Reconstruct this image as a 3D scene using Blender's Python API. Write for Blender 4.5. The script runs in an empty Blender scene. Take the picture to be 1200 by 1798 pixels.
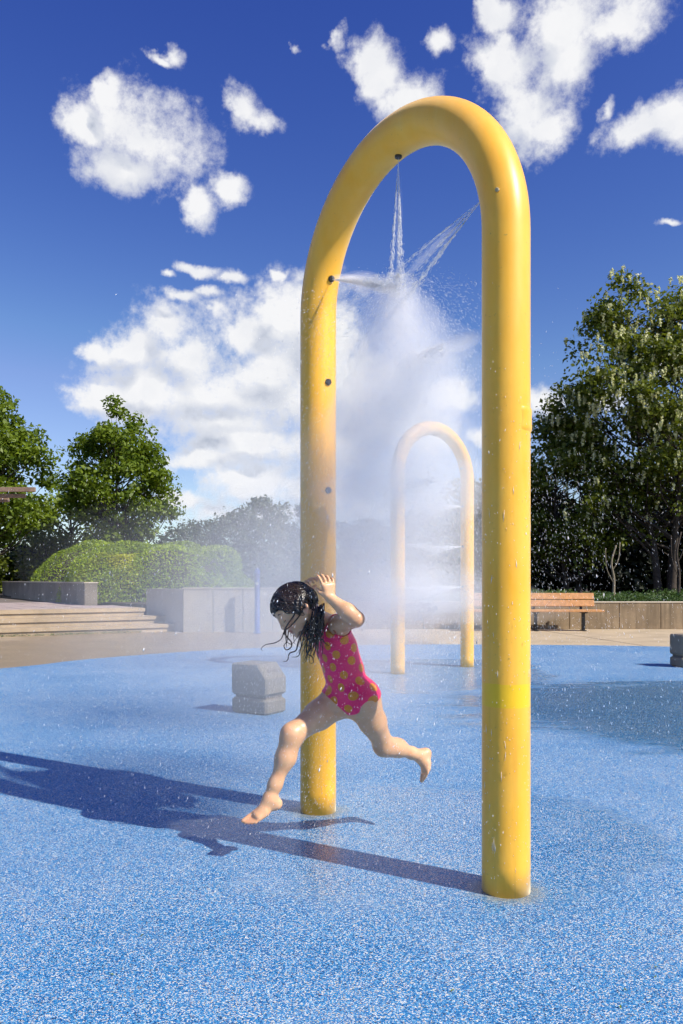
import bpy, math, random
import numpy as np
random.seed(7); rng = np.random.default_rng(7)
scn = bpy.context.scene
COL = scn.collection

# ------------------------------------------------------------------ camera
FPX, HORIZON, CAMH = 1440.0, 1018.0, 1.09          # focal length and horizon in photo pixels (1200 x 1798), eye height
cam_d = bpy.data.cameras.new('camera'); cam = bpy.data.objects.new('camera', cam_d); COL.objects.link(cam)
cam.location = (0, 0, CAMH); cam.rotation_euler = (math.pi/2, 0, 0)
cam_d.sensor_width = 36; cam_d.lens = 36*FPX/1798; cam_d.shift_y = (HORIZON-899)/1798
cam_d.clip_start = .05; cam_d.clip_end = 3000
scn.camera = cam

def P(px, py, Y):                                   # photo pixel at a known distance
    return np.array([(px-600)*Y/FPX, Y, CAMH-(py-HORIZON)*Y/FPX])
def G(px, py, z=0.0):                               # photo pixel on a level surface
    Y = (CAMH-z)*FPX/(py-HORIZON); return np.array([(px-600)*Y/FPX, Y, z])

# ------------------------------------------------------------------ light
SUN_AZ = math.atan2(.857, -.515); SUN_EL = math.radians(43)
SUN = np.array([math.sin(SUN_AZ)*math.cos(SUN_EL), math.cos(SUN_AZ)*math.cos(SUN_EL), math.sin(SUN_EL)])
from mathutils import Vector, Matrix
ld = bpy.data.lights.new('sun', 'SUN'); ld.energy = 5.0; ld.angle = math.radians(.53); ld.color = (1, .93, .82)
lo = bpy.data.objects.new('sun', ld); COL.objects.link(lo); lo.location = (20, -15, 30)
lo.rotation_euler = Vector(SUN).to_track_quat('Z', 'Y').to_euler()

class NT:                                           # small helper around a node tree
    def __init__(s, nt): s.nt = nt; s.n = nt.nodes; s.l = nt.links
    def node(s, t, **kw):
        n = s.n.new(t)
        for k, v in kw.items(): setattr(n, k, v)
        return n
    def put(s, sock, v):
        if v is None: return
        if isinstance(v, bpy.types.NodeSocket): s.l.new(v, sock)
        else: sock.default_value = v
    def math(s, op, a, b=None, c=None, clamp=False):
        n = s.node('ShaderNodeMath', operation=op, use_clamp=clamp)
        for i, v in enumerate((a, b, c)): s.put(n.inputs[i], v)
        return n.outputs[0]
    def vec(s, op, a, b=None, c=None):
        n = s.node('ShaderNodeVectorMath', operation=op)
        for i, v in enumerate((a, b, c)): s.put(n.inputs[i], v)
        return n.outputs['Value'] if op in ('LENGTH', 'DOT_PRODUCT', 'DISTANCE') else n.outputs[0]
    def noise(s, v, scale, detail=3, rough=.5, col=False, dist=0):
        n = s.node('ShaderNodeTexNoise'); s.put(n.inputs['Vector'], v)
        n.inputs['Scale'].default_value = scale; n.inputs['Detail'].default_value = detail; n.inputs['Roughness'].default_value = rough
        n.inputs['Distortion'].default_value = dist
        return n.outputs['Color' if col else 'Fac']
    def ramp(s, fac, stops, interp='LINEAR'):
        n = s.node('ShaderNodeValToRGB'); e = n.color_ramp.elements; n.color_ramp.interpolation = interp
        while len(e) < len(stops): e.new(.5)
        for i, (p, c) in enumerate(stops):
            e[i].position = p; e[i].color = (*c, 1) if len(c) == 3 else c
        s.put(n.inputs[0], fac); return n.outputs[0]
    def mix(s, fac, a, b, mode='MIX'):
        n = s.node('ShaderNodeMix', data_type='RGBA', blend_type=mode)
        s.put(n.inputs[0], fac); s.put(n.inputs[6], (*a, 1) if isinstance(a, tuple) and len(a) == 3 else a)
        s.put(n.inputs[7], (*b, 1) if isinstance(b, tuple) and len(b) == 3 else b); return n.outputs[2]
    def rng(s, v, a, b, c=0., d=1., smooth=False):
        n = s.node('ShaderNodeMapRange'); n.interpolation_type = 'SMOOTHSTEP' if smooth else 'LINEAR'
        s.put(n.inputs[0], v)
        for i, x in enumerate((a, b, c, d)): s.put(n.inputs[i+1], x)
        return n.outputs[0]

# ------------------------------------------------------------------ world: Nishita sky with fair-weather cumulus
world = bpy.data.worlds.new('World'); scn.world = world; world.use_nodes = True
w = NT(world.node_tree); w.n.clear()
sky = w.node('ShaderNodeTexSky', sky_type='NISHITA', sun_disc=False)
sky.sun_elevation = SUN_EL; sky.sun_rotation = SUN_AZ; sky.altitude = 200; sky.air_density = 1.0; sky.dust_density = .3; sky.ozone_density = 2.5
hs = w.node('ShaderNodeHueSaturation'); hs.inputs['Saturation'].default_value = 1.14; hs.inputs['Hue'].default_value = .522; hs.inputs['Value'].default_value = 1.52
w.l.new(sky.outputs[0], hs.inputs['Color'])
# clear polarised air: the blue deepens with height
sc_ = w.node('ShaderNodeSeparateColor'); w.l.new(hs.outputs[0], sc_.inputs[0]); cc_ = w.node('ShaderNodeCombineColor')
for i, (k, g) in enumerate(((.525, 1.78), (.530, 1.60), (1.06, 1.05))):
    v = w.math('MULTIPLY', w.math('POWER', sc_.outputs[i], g), k)
    w.put(cc_.inputs[i], w.math('MINIMUM', v, w.math('MULTIPLY', sc_.outputs[i], 1.1)))
CLOUDS = [(258,235,112,72),(190,172,36,30),(150,226,44,28),(225,290,90,34),(338,350,36,34),(398,320,44,20),
 (420,185,42,36),(452,214,48,22),(298,84,22,17),(276,96,24,9),(344,466,42,13),(292,478,15,10),(398,482,36,13),(312,522,50,13),(366,512,24,14),(380,546,16,14),(492,480,22,8),
 (292,585,44,34),(235,622,60,34),(330,625,110,48),(420,590,75,40),(485,560,70,40),(560,600,90,70),(470,650,170,40),
 (180,700,60,20),(270,690,120,34),(400,690,150,44),(540,705,120,50),(620,690,110,60),(390,742,120,20),(440,780,120,24),(560,790,120,40),
 (350,812,110,16),(430,848,110,22),(560,860,120,34),(330,880,70,14),(480,905,150,16),(700,900,120,20),
 (790,700,78,34),(715,760,90,30),(958,712,46,30),(860,770,70,16),(1060,700,60,26),(1150,640,40,18),
 (640,100,46,32),(668,140,42,44),(712,178,58,34),(765,88,26,19),(868,32,38,30),(880,75,18,18),(1085,30,90,46),(990,40,95,60),(985,110,80,60),(880,130,72,46),(930,180,92,60),(960,215,66,36),
 (1125,228,70,34),(1185,212,50,44),(1072,188,18,24),(1165,394,32,8),(590,62,14,22),(525,86,8,12),(-12,190,14,12),(168,622,30,14)]
def cloud_field():
    g = bpy.data.node_groups.new('cloud_field', 'ShaderNodeTree')
    g.interface.new_socket('Vector', in_out='INPUT', socket_type='NodeSocketVector')
    g.interface.new_socket('Field', in_out='OUTPUT', socket_type='NodeSocketFloat')
    t = NT(g); gi = t.node('NodeGroupInput'); go = t.node('NodeGroupOutput'); d = gi.outputs[0]
    acc = None
    for (cx, cy, rx, ry) in CLOUDS:
        if 540 < cy < 925 and cx < 720: rx, ry = rx*1.16, ry*1.62
        v = np.array([(cx-600)/FPX, 1, (HORIZON-cy)/FPX]); L = np.linalg.norm(v); c = v/L
        sx, sz = L*FPX/rx*.94, L*FPX/ry*.88
        # elliptical cells tangent to the viewing sphere
        m = t.vec('MULTIPLY_ADD', d, (sx, sx*.55, sz), tuple(-c*np.array([sx, sx*.55, sz])))
        l = t.vec('LENGTH', m)
        acc = l if acc is None else t.math('SMOOTH_MIN', acc, l, .35)
    # the same kind of clouds all round the rest of the sky
    sep = t.node('ShaderNodeSeparateXYZ'); t.put(sep.inputs[0], d)
    el = t.math('MAXIMUM', sep.outputs[2], .12)
    pl = t.vec('DIVIDE', d, None); t.put(pl.node.inputs[1], el)
    far = t.rng(t.noise(pl, 1.1, 3), .55, .72, 2.2, .35)
    front = t.rng(sep.outputs[1], .55, .72, 0, 3.0)
    far = t.math('ADD', far, front)
    acc = t.math('MINIMUM', acc, far)
    t.put(go.inputs[0], t.math('SUBTRACT', 1.0, acc)); return g
cg = cloud_field()
tc = w.node('ShaderNodeTexCoord'); d0 = tc.outputs['Generated']
nrm = w.vec('NORMALIZE', d0)
warp = w.vec('SUBTRACT', w.noise(nrm, 7, 4, .6, col=True), (.5, .5, .5))
warp2 = w.vec('SUBTRACT', w.noise(nrm, 26, 4, .62, col=True), (.5, .5, .5))
dw = w.vec('MULTIPLY_ADD', warp, (.062, .062, .05), nrm)
dw = w.vec('MULTIPLY_ADD', warp2, (.028, .028, .024), dw)
g1 = w.node('ShaderNodeGroup'); g1.node_tree = cg; w.l.new(dw, g1.inputs[0])
g2 = w.node('ShaderNodeGroup'); g2.node_tree = cg; w.put(g2.inputs[0], w.vec('ADD', dw, (.016, 0, .026)))
fbm = w.noise(nrm, 13, 9, .64)
fine = w.noise(nrm, 75, 6, .66)
f1 = w.math('ADD', g1.outputs[0], w.math('MULTIPLY', w.math('SUBTRACT', fbm, .5), 2.1))
f1 = w.math('ADD', f1, w.math('MULTIPLY', w.math('SUBTRACT', fine, .5), .75))
dens = w.rng(f1, -.05, .72, 0, 1, smooth=True)
thick = w.rng(f1, .15, 1.1)
# sun-side light: what lies between this bit of cloud and the sun
occ = w.math('SUBTRACT', g2.outputs[0], g1.outputs[0])
puff = w.noise(dw, 20, 5, .55)
lit = w.math('SUBTRACT', 1.0, w.math('MULTIPLY', w.rng(occ, -.10, .26), thick))
lit = w.math('MULTIPLY', lit, w.rng(puff, .25, .65, .80, 1.06))
ccol = w.ramp(lit, [(0, (5.0, 5.6, 6.9)), (.5, (8.0, 8.4, 9.4)), (1, (11.4, 11.4, 11.5))])
skymix = w.mix(w.math('MULTIPLY', dens, .97), cc_.outputs[0], ccol)
bg = w.node('ShaderNodeBackground'); bg.inputs['Strength'].default_value = .065; w.l.new(skymix, bg.inputs['Color'])
world.cycles.sampling_method = 'MANUAL'; world.cycles.sample_map_resolution = 256
wo = w.node('ShaderNodeOutputWorld'); w.l.new(bg.outputs[0], wo.inputs['Surface'])

# ------------------------------------------------------------------ exposure and renderer
vs = scn.view_settings; vs.view_transform = 'Standard'; vs.look = 'None'; vs.exposure = 0.36; vs.gamma = 1; vs.use_curve_mapping = False
cy = scn.cycles
cy.max_bounces = 8; cy.diffuse_bounces = 3; cy.glossy_bounces = 3; cy.transmission_bounces = 4; cy.transparent_max_bounces = 24; cy.volume_bounces = 5
cy.caustics_reflective = False; cy.caustics_refractive = False; cy.sample_clamp_indirect = 5
cy.volume_step_rate = 1.0; cy.volume_max_steps = 128
cy.use_adaptive_sampling = True; cy.adaptive_threshold = .035; cy.adaptive_min_samples = 16
cy.use_denoising = True
try: cy.denoiser = 'OPENIMAGEDENOISE'; cy.denoising_input_passes = 'RGB_ALBEDO_NORMAL'
except Exception: pass

# ------------------------------------------------------------------ mesh helpers
def mesh(name, V, F, smooth=False):
    me = bpy.data.meshes.new(name)
    if isinstance(F, np.ndarray):
        V = np.asarray(V, np.float32); n = F.shape[1]
        me.vertices.add(len(V)); me.vertices.foreach_set('co', V.ravel())
        me.loops.add(F.size); me.loops.foreach_set('vertex_index', F.ravel().astype(np.int32))
        me.polygons.add(len(F)); me.polygons.foreach_set('loop_start', np.arange(0, F.size, n, dtype=np.int32))
        me.update(calc_edges=True); me.validate()
    else:
        me.from_pydata([tuple(map(float, v)) for v in V], [], [tuple(int(i) for i in f) for f in F]); me.update()
    if smooth: me.polygons.foreach_set('use_smooth', np.ones(len(me.polygons), bool))
    return me
def link(name, me, m=None, parent=None, loc=None, rz=0):
    o = bpy.data.objects.new(name, me); COL.objects.link(o)
    if m is not None and me is not None and not me.materials: me.materials.append(m)
    if parent is not None: o.parent = parent
    if loc is not None: o.location = [float(v) for v in loc]
    if rz: o.rotation_euler = (0, 0, rz)
    return o
def tag(o, label=None, cat=None, group=None, kind=None):
    for k, v in (('label', label), ('category', cat), ('group', group), ('kind', kind)):
        if v: o[k] = v
    return o
def empty(name, loc=(0, 0, 0), rz=0):
    o = link(name, None, loc=loc, rz=rz); o.empty_display_size = .1; return o
class MB:                                           # collects polygons
    def __init__(s): s.v = []; s.f = []
    def add(s, V, F):
        b = len(s.v); s.v += [tuple(map(float, x)) for x in V]; s.f += [tuple(i+b for i in f) for f in F]; return s
    def box(s, lo, hi, bev=0.0, M=None):
        x0, y0, z0 = lo; x1, y1, z1 = hi; b = bev
        if b <= 0:
            V = [(x, y, z) for z in (z0, z1) for y in (y0, y1) for x in (x0, x1)]
            F = [(0, 2, 3, 1), (4, 5, 7, 6), (0, 1, 5, 4), (2, 6, 7, 3), (0, 4, 6, 2), (1, 3, 7, 5)]
        else:
            V = []; F = []
            def ring(z, i):
                return [(x0+i+b, y0+i, z), (x1-i-b, y0+i, z), (x1-i, y0+i+b, z), (x1-i, y1-i-b, z), (x1-i-b, y1-i, z), (x0+i+b, y1-i, z), (x0+i, y1-i-b, z), (x0+i, y0+i+b, z)]
            for z, i in ((z0, b), (z0+b, 0), (z1-b, 0), (z1, b)): V += ring(z, i)
            F.append(tuple(range(7, -1, -1))); F.append(tuple(range(24, 32)))
            for k in range(3):
                for i in range(8): F.append((k*8+i, k*8+(i+1) % 8, k*8+8+(i+1) % 8, k*8+8+i))
        if M is not None: V = [tuple(M @ Vector(v)) for v in V]
        return s.add(V, F)
    def prism(s, pts, z0, z1):
        n = len(pts); V = [(x, y, z0) for x, y in pts]+[(x, y, z1) for x, y in pts]
        F = [tuple(range(n-1, -1, -1)), tuple(range(n, 2*n))]+[(i, (i+1) % n, n+(i+1) % n, n+i) for i in range(n)]
        return s.add(V, F)
    def tube(s, pts, rad, n=8, cap=True):
        V, F = tube_arrays(pts, rad, n, cap); return s.add(V, F)
    def build(s, name, m, parent=None, smooth=False, loc=None, rz=0):
        return link(name, mesh(name, s.v, s.f, smooth), m, parent, loc, rz)
def tube_arrays(pts, rad, n=8, cap=True):
    pts = np.asarray(pts, float); k = len(pts); rad = np.broadcast_to(np.asarray(rad, float), (k,))
    T = np.gradient(pts, axis=0); T /= np.linalg.norm(T, axis=1)[:, None]+1e-12
    ref = np.array([0, 0, 1.]) if abs(T[0][2]) < .9 else np.array([1., 0, 0])
    N = np.cross(T[0], ref); N /= np.linalg.norm(N); V = []
    a = np.arange(n)*2*math.pi/n
    for i in range(k):
        N = N-T[i]*(N@T[i]); N /= np.linalg.norm(N)+1e-12; B = np.cross(T[i], N)
        V.append(pts[i]+rad[i]*(np.cos(a)[:, None]*N+np.sin(a)[:, None]*B))
    V = np.concatenate(V); F = []
    for i in range(k-1):
        for j in range(n): F.append((i*n+j, i*n+(j+1) % n, (i+1)*n+(j+1) % n, (i+1)*n+j))
    if cap: F.append(tuple(range(n-1, -1, -1))); F.append(tuple((k-1)*n+j for j in range(n)))
    return V, F
def copy_tree(o, parent=None):
    c = o.copy(); COL.objects.link(c)
    if parent is not None: c.parent = parent
    for ch in [x for x in COL.objects if x.parent == o]: copy_tree(ch, c)
    return c
def crspline(pts, n=8):
    p = np.asarray(pts, float); p = np.vstack([2*p[0]-p[1], p, 2*p[-1]-p[-2]]); out = []
    for i in range(1, len(p)-2):
        for t in np.linspace(0, 1, n, endpoint=False):
            a, b, c, d = p[i-1:i+3]
            out.append(.5*((2*b)+(c-a)*t+(2*a-5*b+4*c-d)*t*t+(3*b-a-3*c+d)*t**3))
    out.append(p[-2]); return np.array(out)

# ------------------------------------------------------------------ materials
def mat(name):
    m = bpy.data.materials.new(name); m.use_nodes = True; t = NT(m.node_tree)
    b = t.n['Principled BSDF']; t.b = b; t.m = m
    return m, t
def coords(t, kind='Object'):
    return t.node('ShaderNodeTexCoord').outputs[kind]
def geopos(t): return t.node('ShaderNodeNewGeometry').outputs['Position']
def bump(t, h, strength=.3, dist=.01):
    n = t.node('ShaderNodeBump'); n.inputs['Strength'].default_value = strength; n.inputs['Distance'].default_value = dist
    t.put(n.inputs['Height'], h); t.l.new(n.outputs[0], t.b.inputs['Normal'])
def simple(name, c, rough=.6, var=.15, scale=8, metal=0, spec=.5, bmp=0, bscale=60):
    m, t = mat(name); p = coords(t)
    n = t.noise(p, scale, 5, .6)
    t.put(t.b.inputs['Base Color'], t.mix(t.rng(n, .3, .7), tuple(x*(1-var) for x in c), tuple(min(1, x*(1+var)) for x in c)))
    t.b.inputs['Roughness'].default_value = rough; t.b.inputs['Metallic'].default_value = metal; t.b.inputs['Specular IOR Level'].default_value = spec
    if bmp: bump(t, t.noise(p, bscale, 4), bmp)
    return m
# wetness of the ground: towards the right, round the arches, streaky; second mask: darker, stronger blue at right
def wet_dark_masks(t, p):
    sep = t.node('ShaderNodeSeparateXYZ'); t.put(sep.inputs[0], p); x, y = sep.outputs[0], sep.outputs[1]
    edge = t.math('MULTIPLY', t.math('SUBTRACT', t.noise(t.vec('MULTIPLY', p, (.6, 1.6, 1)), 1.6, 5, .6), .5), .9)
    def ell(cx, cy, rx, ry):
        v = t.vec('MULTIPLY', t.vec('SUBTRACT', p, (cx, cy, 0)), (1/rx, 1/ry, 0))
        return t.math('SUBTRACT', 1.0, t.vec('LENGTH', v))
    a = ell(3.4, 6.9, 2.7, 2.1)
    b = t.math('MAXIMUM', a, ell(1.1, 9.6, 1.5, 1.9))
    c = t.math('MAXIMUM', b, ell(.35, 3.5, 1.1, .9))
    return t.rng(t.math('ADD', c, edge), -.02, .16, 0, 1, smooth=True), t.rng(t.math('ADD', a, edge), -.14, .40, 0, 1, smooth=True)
def make_pad():
    m, t = mat('blue_rubber_granules'); p = geopos(t)
    v = t.node('ShaderNodeTexVoronoi'); v.inputs['Scale'].default_value = 320; t.put(v.inputs['Vector'], p)
    sp = t.node('ShaderNodeSeparateColor'); t.l.new(v.outputs['Color'], sp.inputs[0])
    big = t.noise(p, .9, 4, .6)
    r = t.math('ADD', sp.outputs[0], t.math('MULTIPLY', t.math('SUBTRACT', big, .5), .42))
    col = t.ramp(r, [(0, (.006, .032, .10)), (.08, (.009, .11, .33)), (.30, (.016, .175, .43)), (.51, (.05, .26, .52)), (.68, (.17, .40, .60)), (.815, (.64, .66, .64)), (.97, (.52, .45, .33))], 'CONSTANT')
    worn = t.rng(t.noise(p, 2.3, 5, .65), .5, .8, 0, .18)
    col = t.mix(worn, col, (.42, .50, .60))
    wet, dark_zone = wet_dark_masks(t, p)
    # grime and mineral rings round the feet of the posts
    for (qx, qy) in ((-.110, 3.86), (.577, 2.875), (.65, 9.5), (1.575, 10.27)):
        dd_ = t.vec('LENGTH', t.vec('MULTIPLY', t.vec('SUBTRACT', p, (qx, qy, 0)), (1, 1, 0)))
        rg = t.rng(t.math('ADD', dd_, t.math('MULTIPLY', t.math('SUBTRACT', t.noise(p, 14, 4, .65), .5), .11)), .155, .09, 0, .7)
        col = t.mix(rg, col, (.26, .27, .22))
    spot = t.rng(t.noise(p, 5.5, 5, .7), .66, .74, 0, .45); col = t.mix(spot, col, (.34, .36, .36))
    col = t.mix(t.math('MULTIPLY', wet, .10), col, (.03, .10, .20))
    hsv = t.node('ShaderNodeHueSaturation'); t.put(hsv.inputs['Color'], col); t.put(hsv.inputs['Value'], t.rng(dark_zone, 0, 1, 1, .66)); t.put(hsv.inputs['Saturation'], t.rng(dark_zone, 0, 1, 1, 1.22))
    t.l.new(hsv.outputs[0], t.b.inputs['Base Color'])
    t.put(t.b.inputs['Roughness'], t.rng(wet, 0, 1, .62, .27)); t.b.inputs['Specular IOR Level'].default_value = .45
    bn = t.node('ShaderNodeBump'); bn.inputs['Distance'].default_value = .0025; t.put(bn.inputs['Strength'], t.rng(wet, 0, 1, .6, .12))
    t.put(bn.inputs['Height'], t.math('SUBTRACT', 1.0, v.outputs['Distance'])); t.l.new(bn.outputs[0], t.b.inputs['Normal'])
    return m
def make_concrete(name, c, streak=0, rough=.85, board=0, dirt=.5, wet=None):
    m, t = mat(name); p = geopos(t)
    n = t.noise(p, 1.7, 6, .65); f = t.noise(p, 34, 4, .6)
    dark = tuple(x*(1-dirt) for x in c)
    col = t.mix(t.rng(n, .35, .7), dark, c)
    col = t.mix(t.rng(f, .35, .75, 0, .35), col, tuple(x*.55 for x in c))
    h = f
    if streak:
        s = t.noise(t.vec('MULTIPLY', p, (9, 9, .5)), 1.0, 5, .7)
        col = t.mix(t.rng(s, .48, .72, 0, streak), col, tuple(x*.38 for x in c))
    if board:
        wv = t.noise(t.vec('MULTIPLY', p, (22, 22, .05)), 1, 1); col = t.mix(t.rng(wv, .45, .55, 0, .25), col, dark); h = t.math('ADD', f, wv)
    t.b.inputs['Roughness'].default_value = rough
    if wet:
        cx, cy_, rx, ry = wet; e_ = t.vec('LENGTH', t.vec('MULTIPLY', t.vec('SUBTRACT', p, (cx, cy_, 0)), (1/rx, 1/ry, 0)))
        wm_ = t.rng(t.math('ADD', e_, t.math('MULTIPLY', t.math('SUBTRACT', t.noise(p, .9, 4, .6), .5), .7)), 1.02, .86, 0, 1, smooth=True)
        col = t.mix(wm_, col, t.mix(1.0, col, (.64, .61, .57), 'MULTIPLY')); t.put(t.b.inputs['Roughness'], t.rng(wm_, 0, 1, rough, .38))
    t.put(t.b.inputs['Base Color'], col); t.b.inputs['Specular IOR Level'].default_value = .3
    bump(t, h, .35, .01); return m
def make_yellow(name, band):
    m, t = mat(name); p = coords(t)
    n = t.noise(p, 3.0, 5, .6); sep = t.node('ShaderNodeSeparateXYZ'); t.put(sep.inputs[0], p)
    col = t.mix(t.rng(n, .3, .7), (.87, .385, .004), (.93, .46, .012))
    chalk = t.rng(t.noise(t.vec('MULTIPLY', p, (5, 5, 1.2)), 2.2, 5, .65), .30, .75, .05, .30)
    col = t.mix(chalk, col, (.96, .70, .22))
    # mineral streaks near the foot and grime running from the nozzles
    st = t.math('MULTIPLY', t.rng(t.noise(t.vec('MULTIPLY', p, (40, 40, 1.3)), 1, 5, .7), .5, .75), t.rng(sep.outputs[2], 1.3, .0))
    col = t.mix(t.math('MULTIPLY', st, .45), col, (.42, .22, .03))
    spk = t.rng(t.noise(p, 90, 2), .70, .78, 0, .5); col = t.mix(spk, col, (.35, .2, .05))
    if band:
        # newer paint on a patch of the near post
        jag = t.math('MULTIPLY', t.math('SUBTRACT', t.noise(p, 14, 3), .5), .012)
        z = t.math('ADD', sep.outputs[2], jag)
        bm = t.math('MULTIPLY', t.math('MULTIPLY', t.math('GREATER_THAN', z, .648), t.math('LESS_THAN', z, .728)), t.math('GREATER_THAN', sep.outputs[0], .5))
        col = t.mix(t.math('MULTIPLY', bm, .8), col, (.87, .54, .003))
    t.put(t.b.inputs['Base Color'], col)
    t.put(t.b.inputs['Roughness'], t.rng(n, .3, .7, .36, .50)); t.b.inputs['Specular IOR Level'].default_value = .38
    t.b.inputs['Coat Weight'].default_value = .10; t.b.inputs['Coat Roughness'].default_value = .35
    t.b.inputs['Sheen Weight'].default_value = .30; t.b.inputs['Sheen Roughness'].default_value = .45; t.b.inputs['Sheen Tint'].default_value = (1, .97, .85, 1)
    bump(t, t.noise(p, 45, 4), .06, .004); return m
def make_leaf(name, dark, light, trans=.35, rough=.5):
    m, t = mat(name); a = t.node('ShaderNodeAttribute', attribute_name='tint')
    col = t.mix(a.outputs['Fac'], dark, light)
    t.put(t.b.inputs['Base Color'], col); t.b.inputs['Roughness'].default_value = rough; t.b.inputs['Specular IOR Level'].default_value = .35
    tr = t.node('ShaderNodeBsdfTranslucent'); t.put(tr.inputs[0], t.mix(.5, col, (light[0]*1.5, light[1]*1.5, light[2]*.7)))
    mx = t.node('ShaderNodeMixShader'); mx.inputs[0].default_value = trans
    t.l.new(t.b.outputs[0], mx.inputs[1]); t.l.new(tr.outputs[0], mx.inputs[2]); t.l.new(mx.outputs[0], t.n['Material Output'].inputs[0]); return m
M = {}
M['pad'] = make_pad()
M['plaza'] = make_concrete('tan_concrete', (.57, .455, .30), dirt=.28, wet=(-2.6, 13.6, 4.3, 4.2))
M['wall'] = make_concrete('stained_concrete', (.40, .30, .19), streak=.95, dirt=.5)
M['wall_pale'] = make_concrete('board_marked_concrete', (.50, .45, .37), streak=.25, board=1, dirt=.2)
M['wall_dim'] = make_concrete('shade_toned_concrete', (.26, .225, .19), streak=.5, dirt=.4)  # planter wall: the shade on its long face is put into this colour
M['cap'] = make_concrete('pale_concrete', (.58, .50, .38), dirt=.25)
M['step'] = make_concrete('worn_step_concrete', (.50, .39, .26), streak=.2, dirt=.35)
M['block'] = make_concrete('grey_block_concrete', (.27, .235, .185), streak=.35, dirt=.35)
M['paver'] = make_concrete('mauve_paver', (.46, .37, .33), dirt=.25)
M['joint'] = simple('joint_sand', (.16, .13, .10), .95)
M['soil'] = simple('bark_soil', (.05, .035, .022), .95, .4, 20)
M['lawn'] = simple('lawn_ground', (.05, .085, .02), .95, .35, 3)
M['yellow'] = make_yellow('yellow_pipe_paint', True); M['yellow_far'] = make_yellow('weathered_yellow_pipe_paint', False)
M['black_rubber'] = simple('black_nozzle_ring', (.02, .02, .02), .4)
M['steel'] = simple('nozzle_steel', (.6, .6, .6), .3, .1, 8, .9)
M['wood'] = simple('orange_stained_timber', (.52, .26, .10), .6, .22, 14, bmp=.1)
M['metal_dark'] = simple('black_metal', (.02, .022, .025), .45)
M['beam'] = simple('weathered_timber', (.22, .15, .11), .8, .3, 10, bmp=.2)
M['blue_post'] = simple('blue_post_paint', (.022, .06, .26), .5, .12)
M['bark'] = simple('bark', (.055, .042, .032), .95, .45, 14, bmp=.6, bscale=30)
M['leaf_maple'] = make_leaf('maple_leaf', (.042, .085, .008), (.20, .27, .020), .36)
M['leaf_far'] = make_leaf('distant_leaf', (.030, .050, .022), (.070, .105, .040), .25)
M['leaf_locust'] = make_leaf('locust_leaf', (.032, .056, .008), (.185, .22, .020), .30)
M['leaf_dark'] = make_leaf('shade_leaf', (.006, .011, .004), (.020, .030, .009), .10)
M['leaf_hedge'] = make_leaf('clipped_yew', (.11, .19, .008), (.36, .46, .02), .25)
M['leaf_hedge2'] = make_leaf('golden_yew', (.19, .24, .008), (.50, .50, .02), .25)
M['leaf_juniper'] = make_leaf('juniper', (.028, .060, .015), (.085, .15, .035), .2)
M['blossom'] = make_leaf('cream_blossom', (.52, .54, .30), (.80, .80, .55), .3, .6)
M['fallen'] = make_leaf('fallen_leaf', (.10, .17, .02), (.25, .3, .03), .2)
M['twig'] = simple('dark_twig', (.02, .02, .025), .8)

# ------------------------------------------------------------------ ground, plaza, pad
mb = MB(); mb.add([(-900, -200, -.008), (900, -200, -.008), (900, 1500, -.008), (-900, 1500, -.008)], [(0, 1, 2, 3)])
tag(mb.build('ground', M['lawn']), kind='structure')
mb = MB(); mb.add([(-40, -20, -.002), (30, -20, -.002), (30, 18.6, -.002), (-40, 18.6, -.002)], [(0, 1, 2, 3)])
plaza = tag(mb.build('plaza', M['plaza']), kind='structure')
edge_pts = [(-9.5, 3), (-7, 7), (-4.25, 9.95), (-3.45, 11.25), (-2.2, 12.5), (-.8, 13.3), (1, 13.75), (3.2, 13.7), (5.6, 13.25), (8, 12), (10, 9), (11, 4), (10, -3), (0, -7), (-8, -4), (-9.5, 3)]
ep = crspline(edge_pts, 10)[:-1]
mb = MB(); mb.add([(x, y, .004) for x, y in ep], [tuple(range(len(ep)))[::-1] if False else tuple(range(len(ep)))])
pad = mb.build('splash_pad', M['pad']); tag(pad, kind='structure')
if pad.data.polygons[0].normal.z < 0: pad.data.flip_normals()
# saw-cut joints of the concrete apron
mb = MB()
for x0, y0, x1, y1 in ((5.0, 13.6, 4.2, 18.2), (-.6, 13.5, -.9, 17.9), (10, 12.5, 9.4, 18), (-9, 9.6, -5.5, 10.6), (-5.2, 9.2, -6.6, 15)):
    dx, dy = x1-x0, y1-y0; L = math.hypot(dx, dy); nx, ny = -dy/L*.011, dx/L*.011
    mb.add([(x0-nx, y0-ny, .0015), (x0+nx, y0+ny, .0015), (x1+nx, y1+ny, .0015), (x1-nx, y1-ny, .0015)], [(3, 2, 1, 0)])
j = mb.build('saw_cut', M['joint'], plaza)

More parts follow.
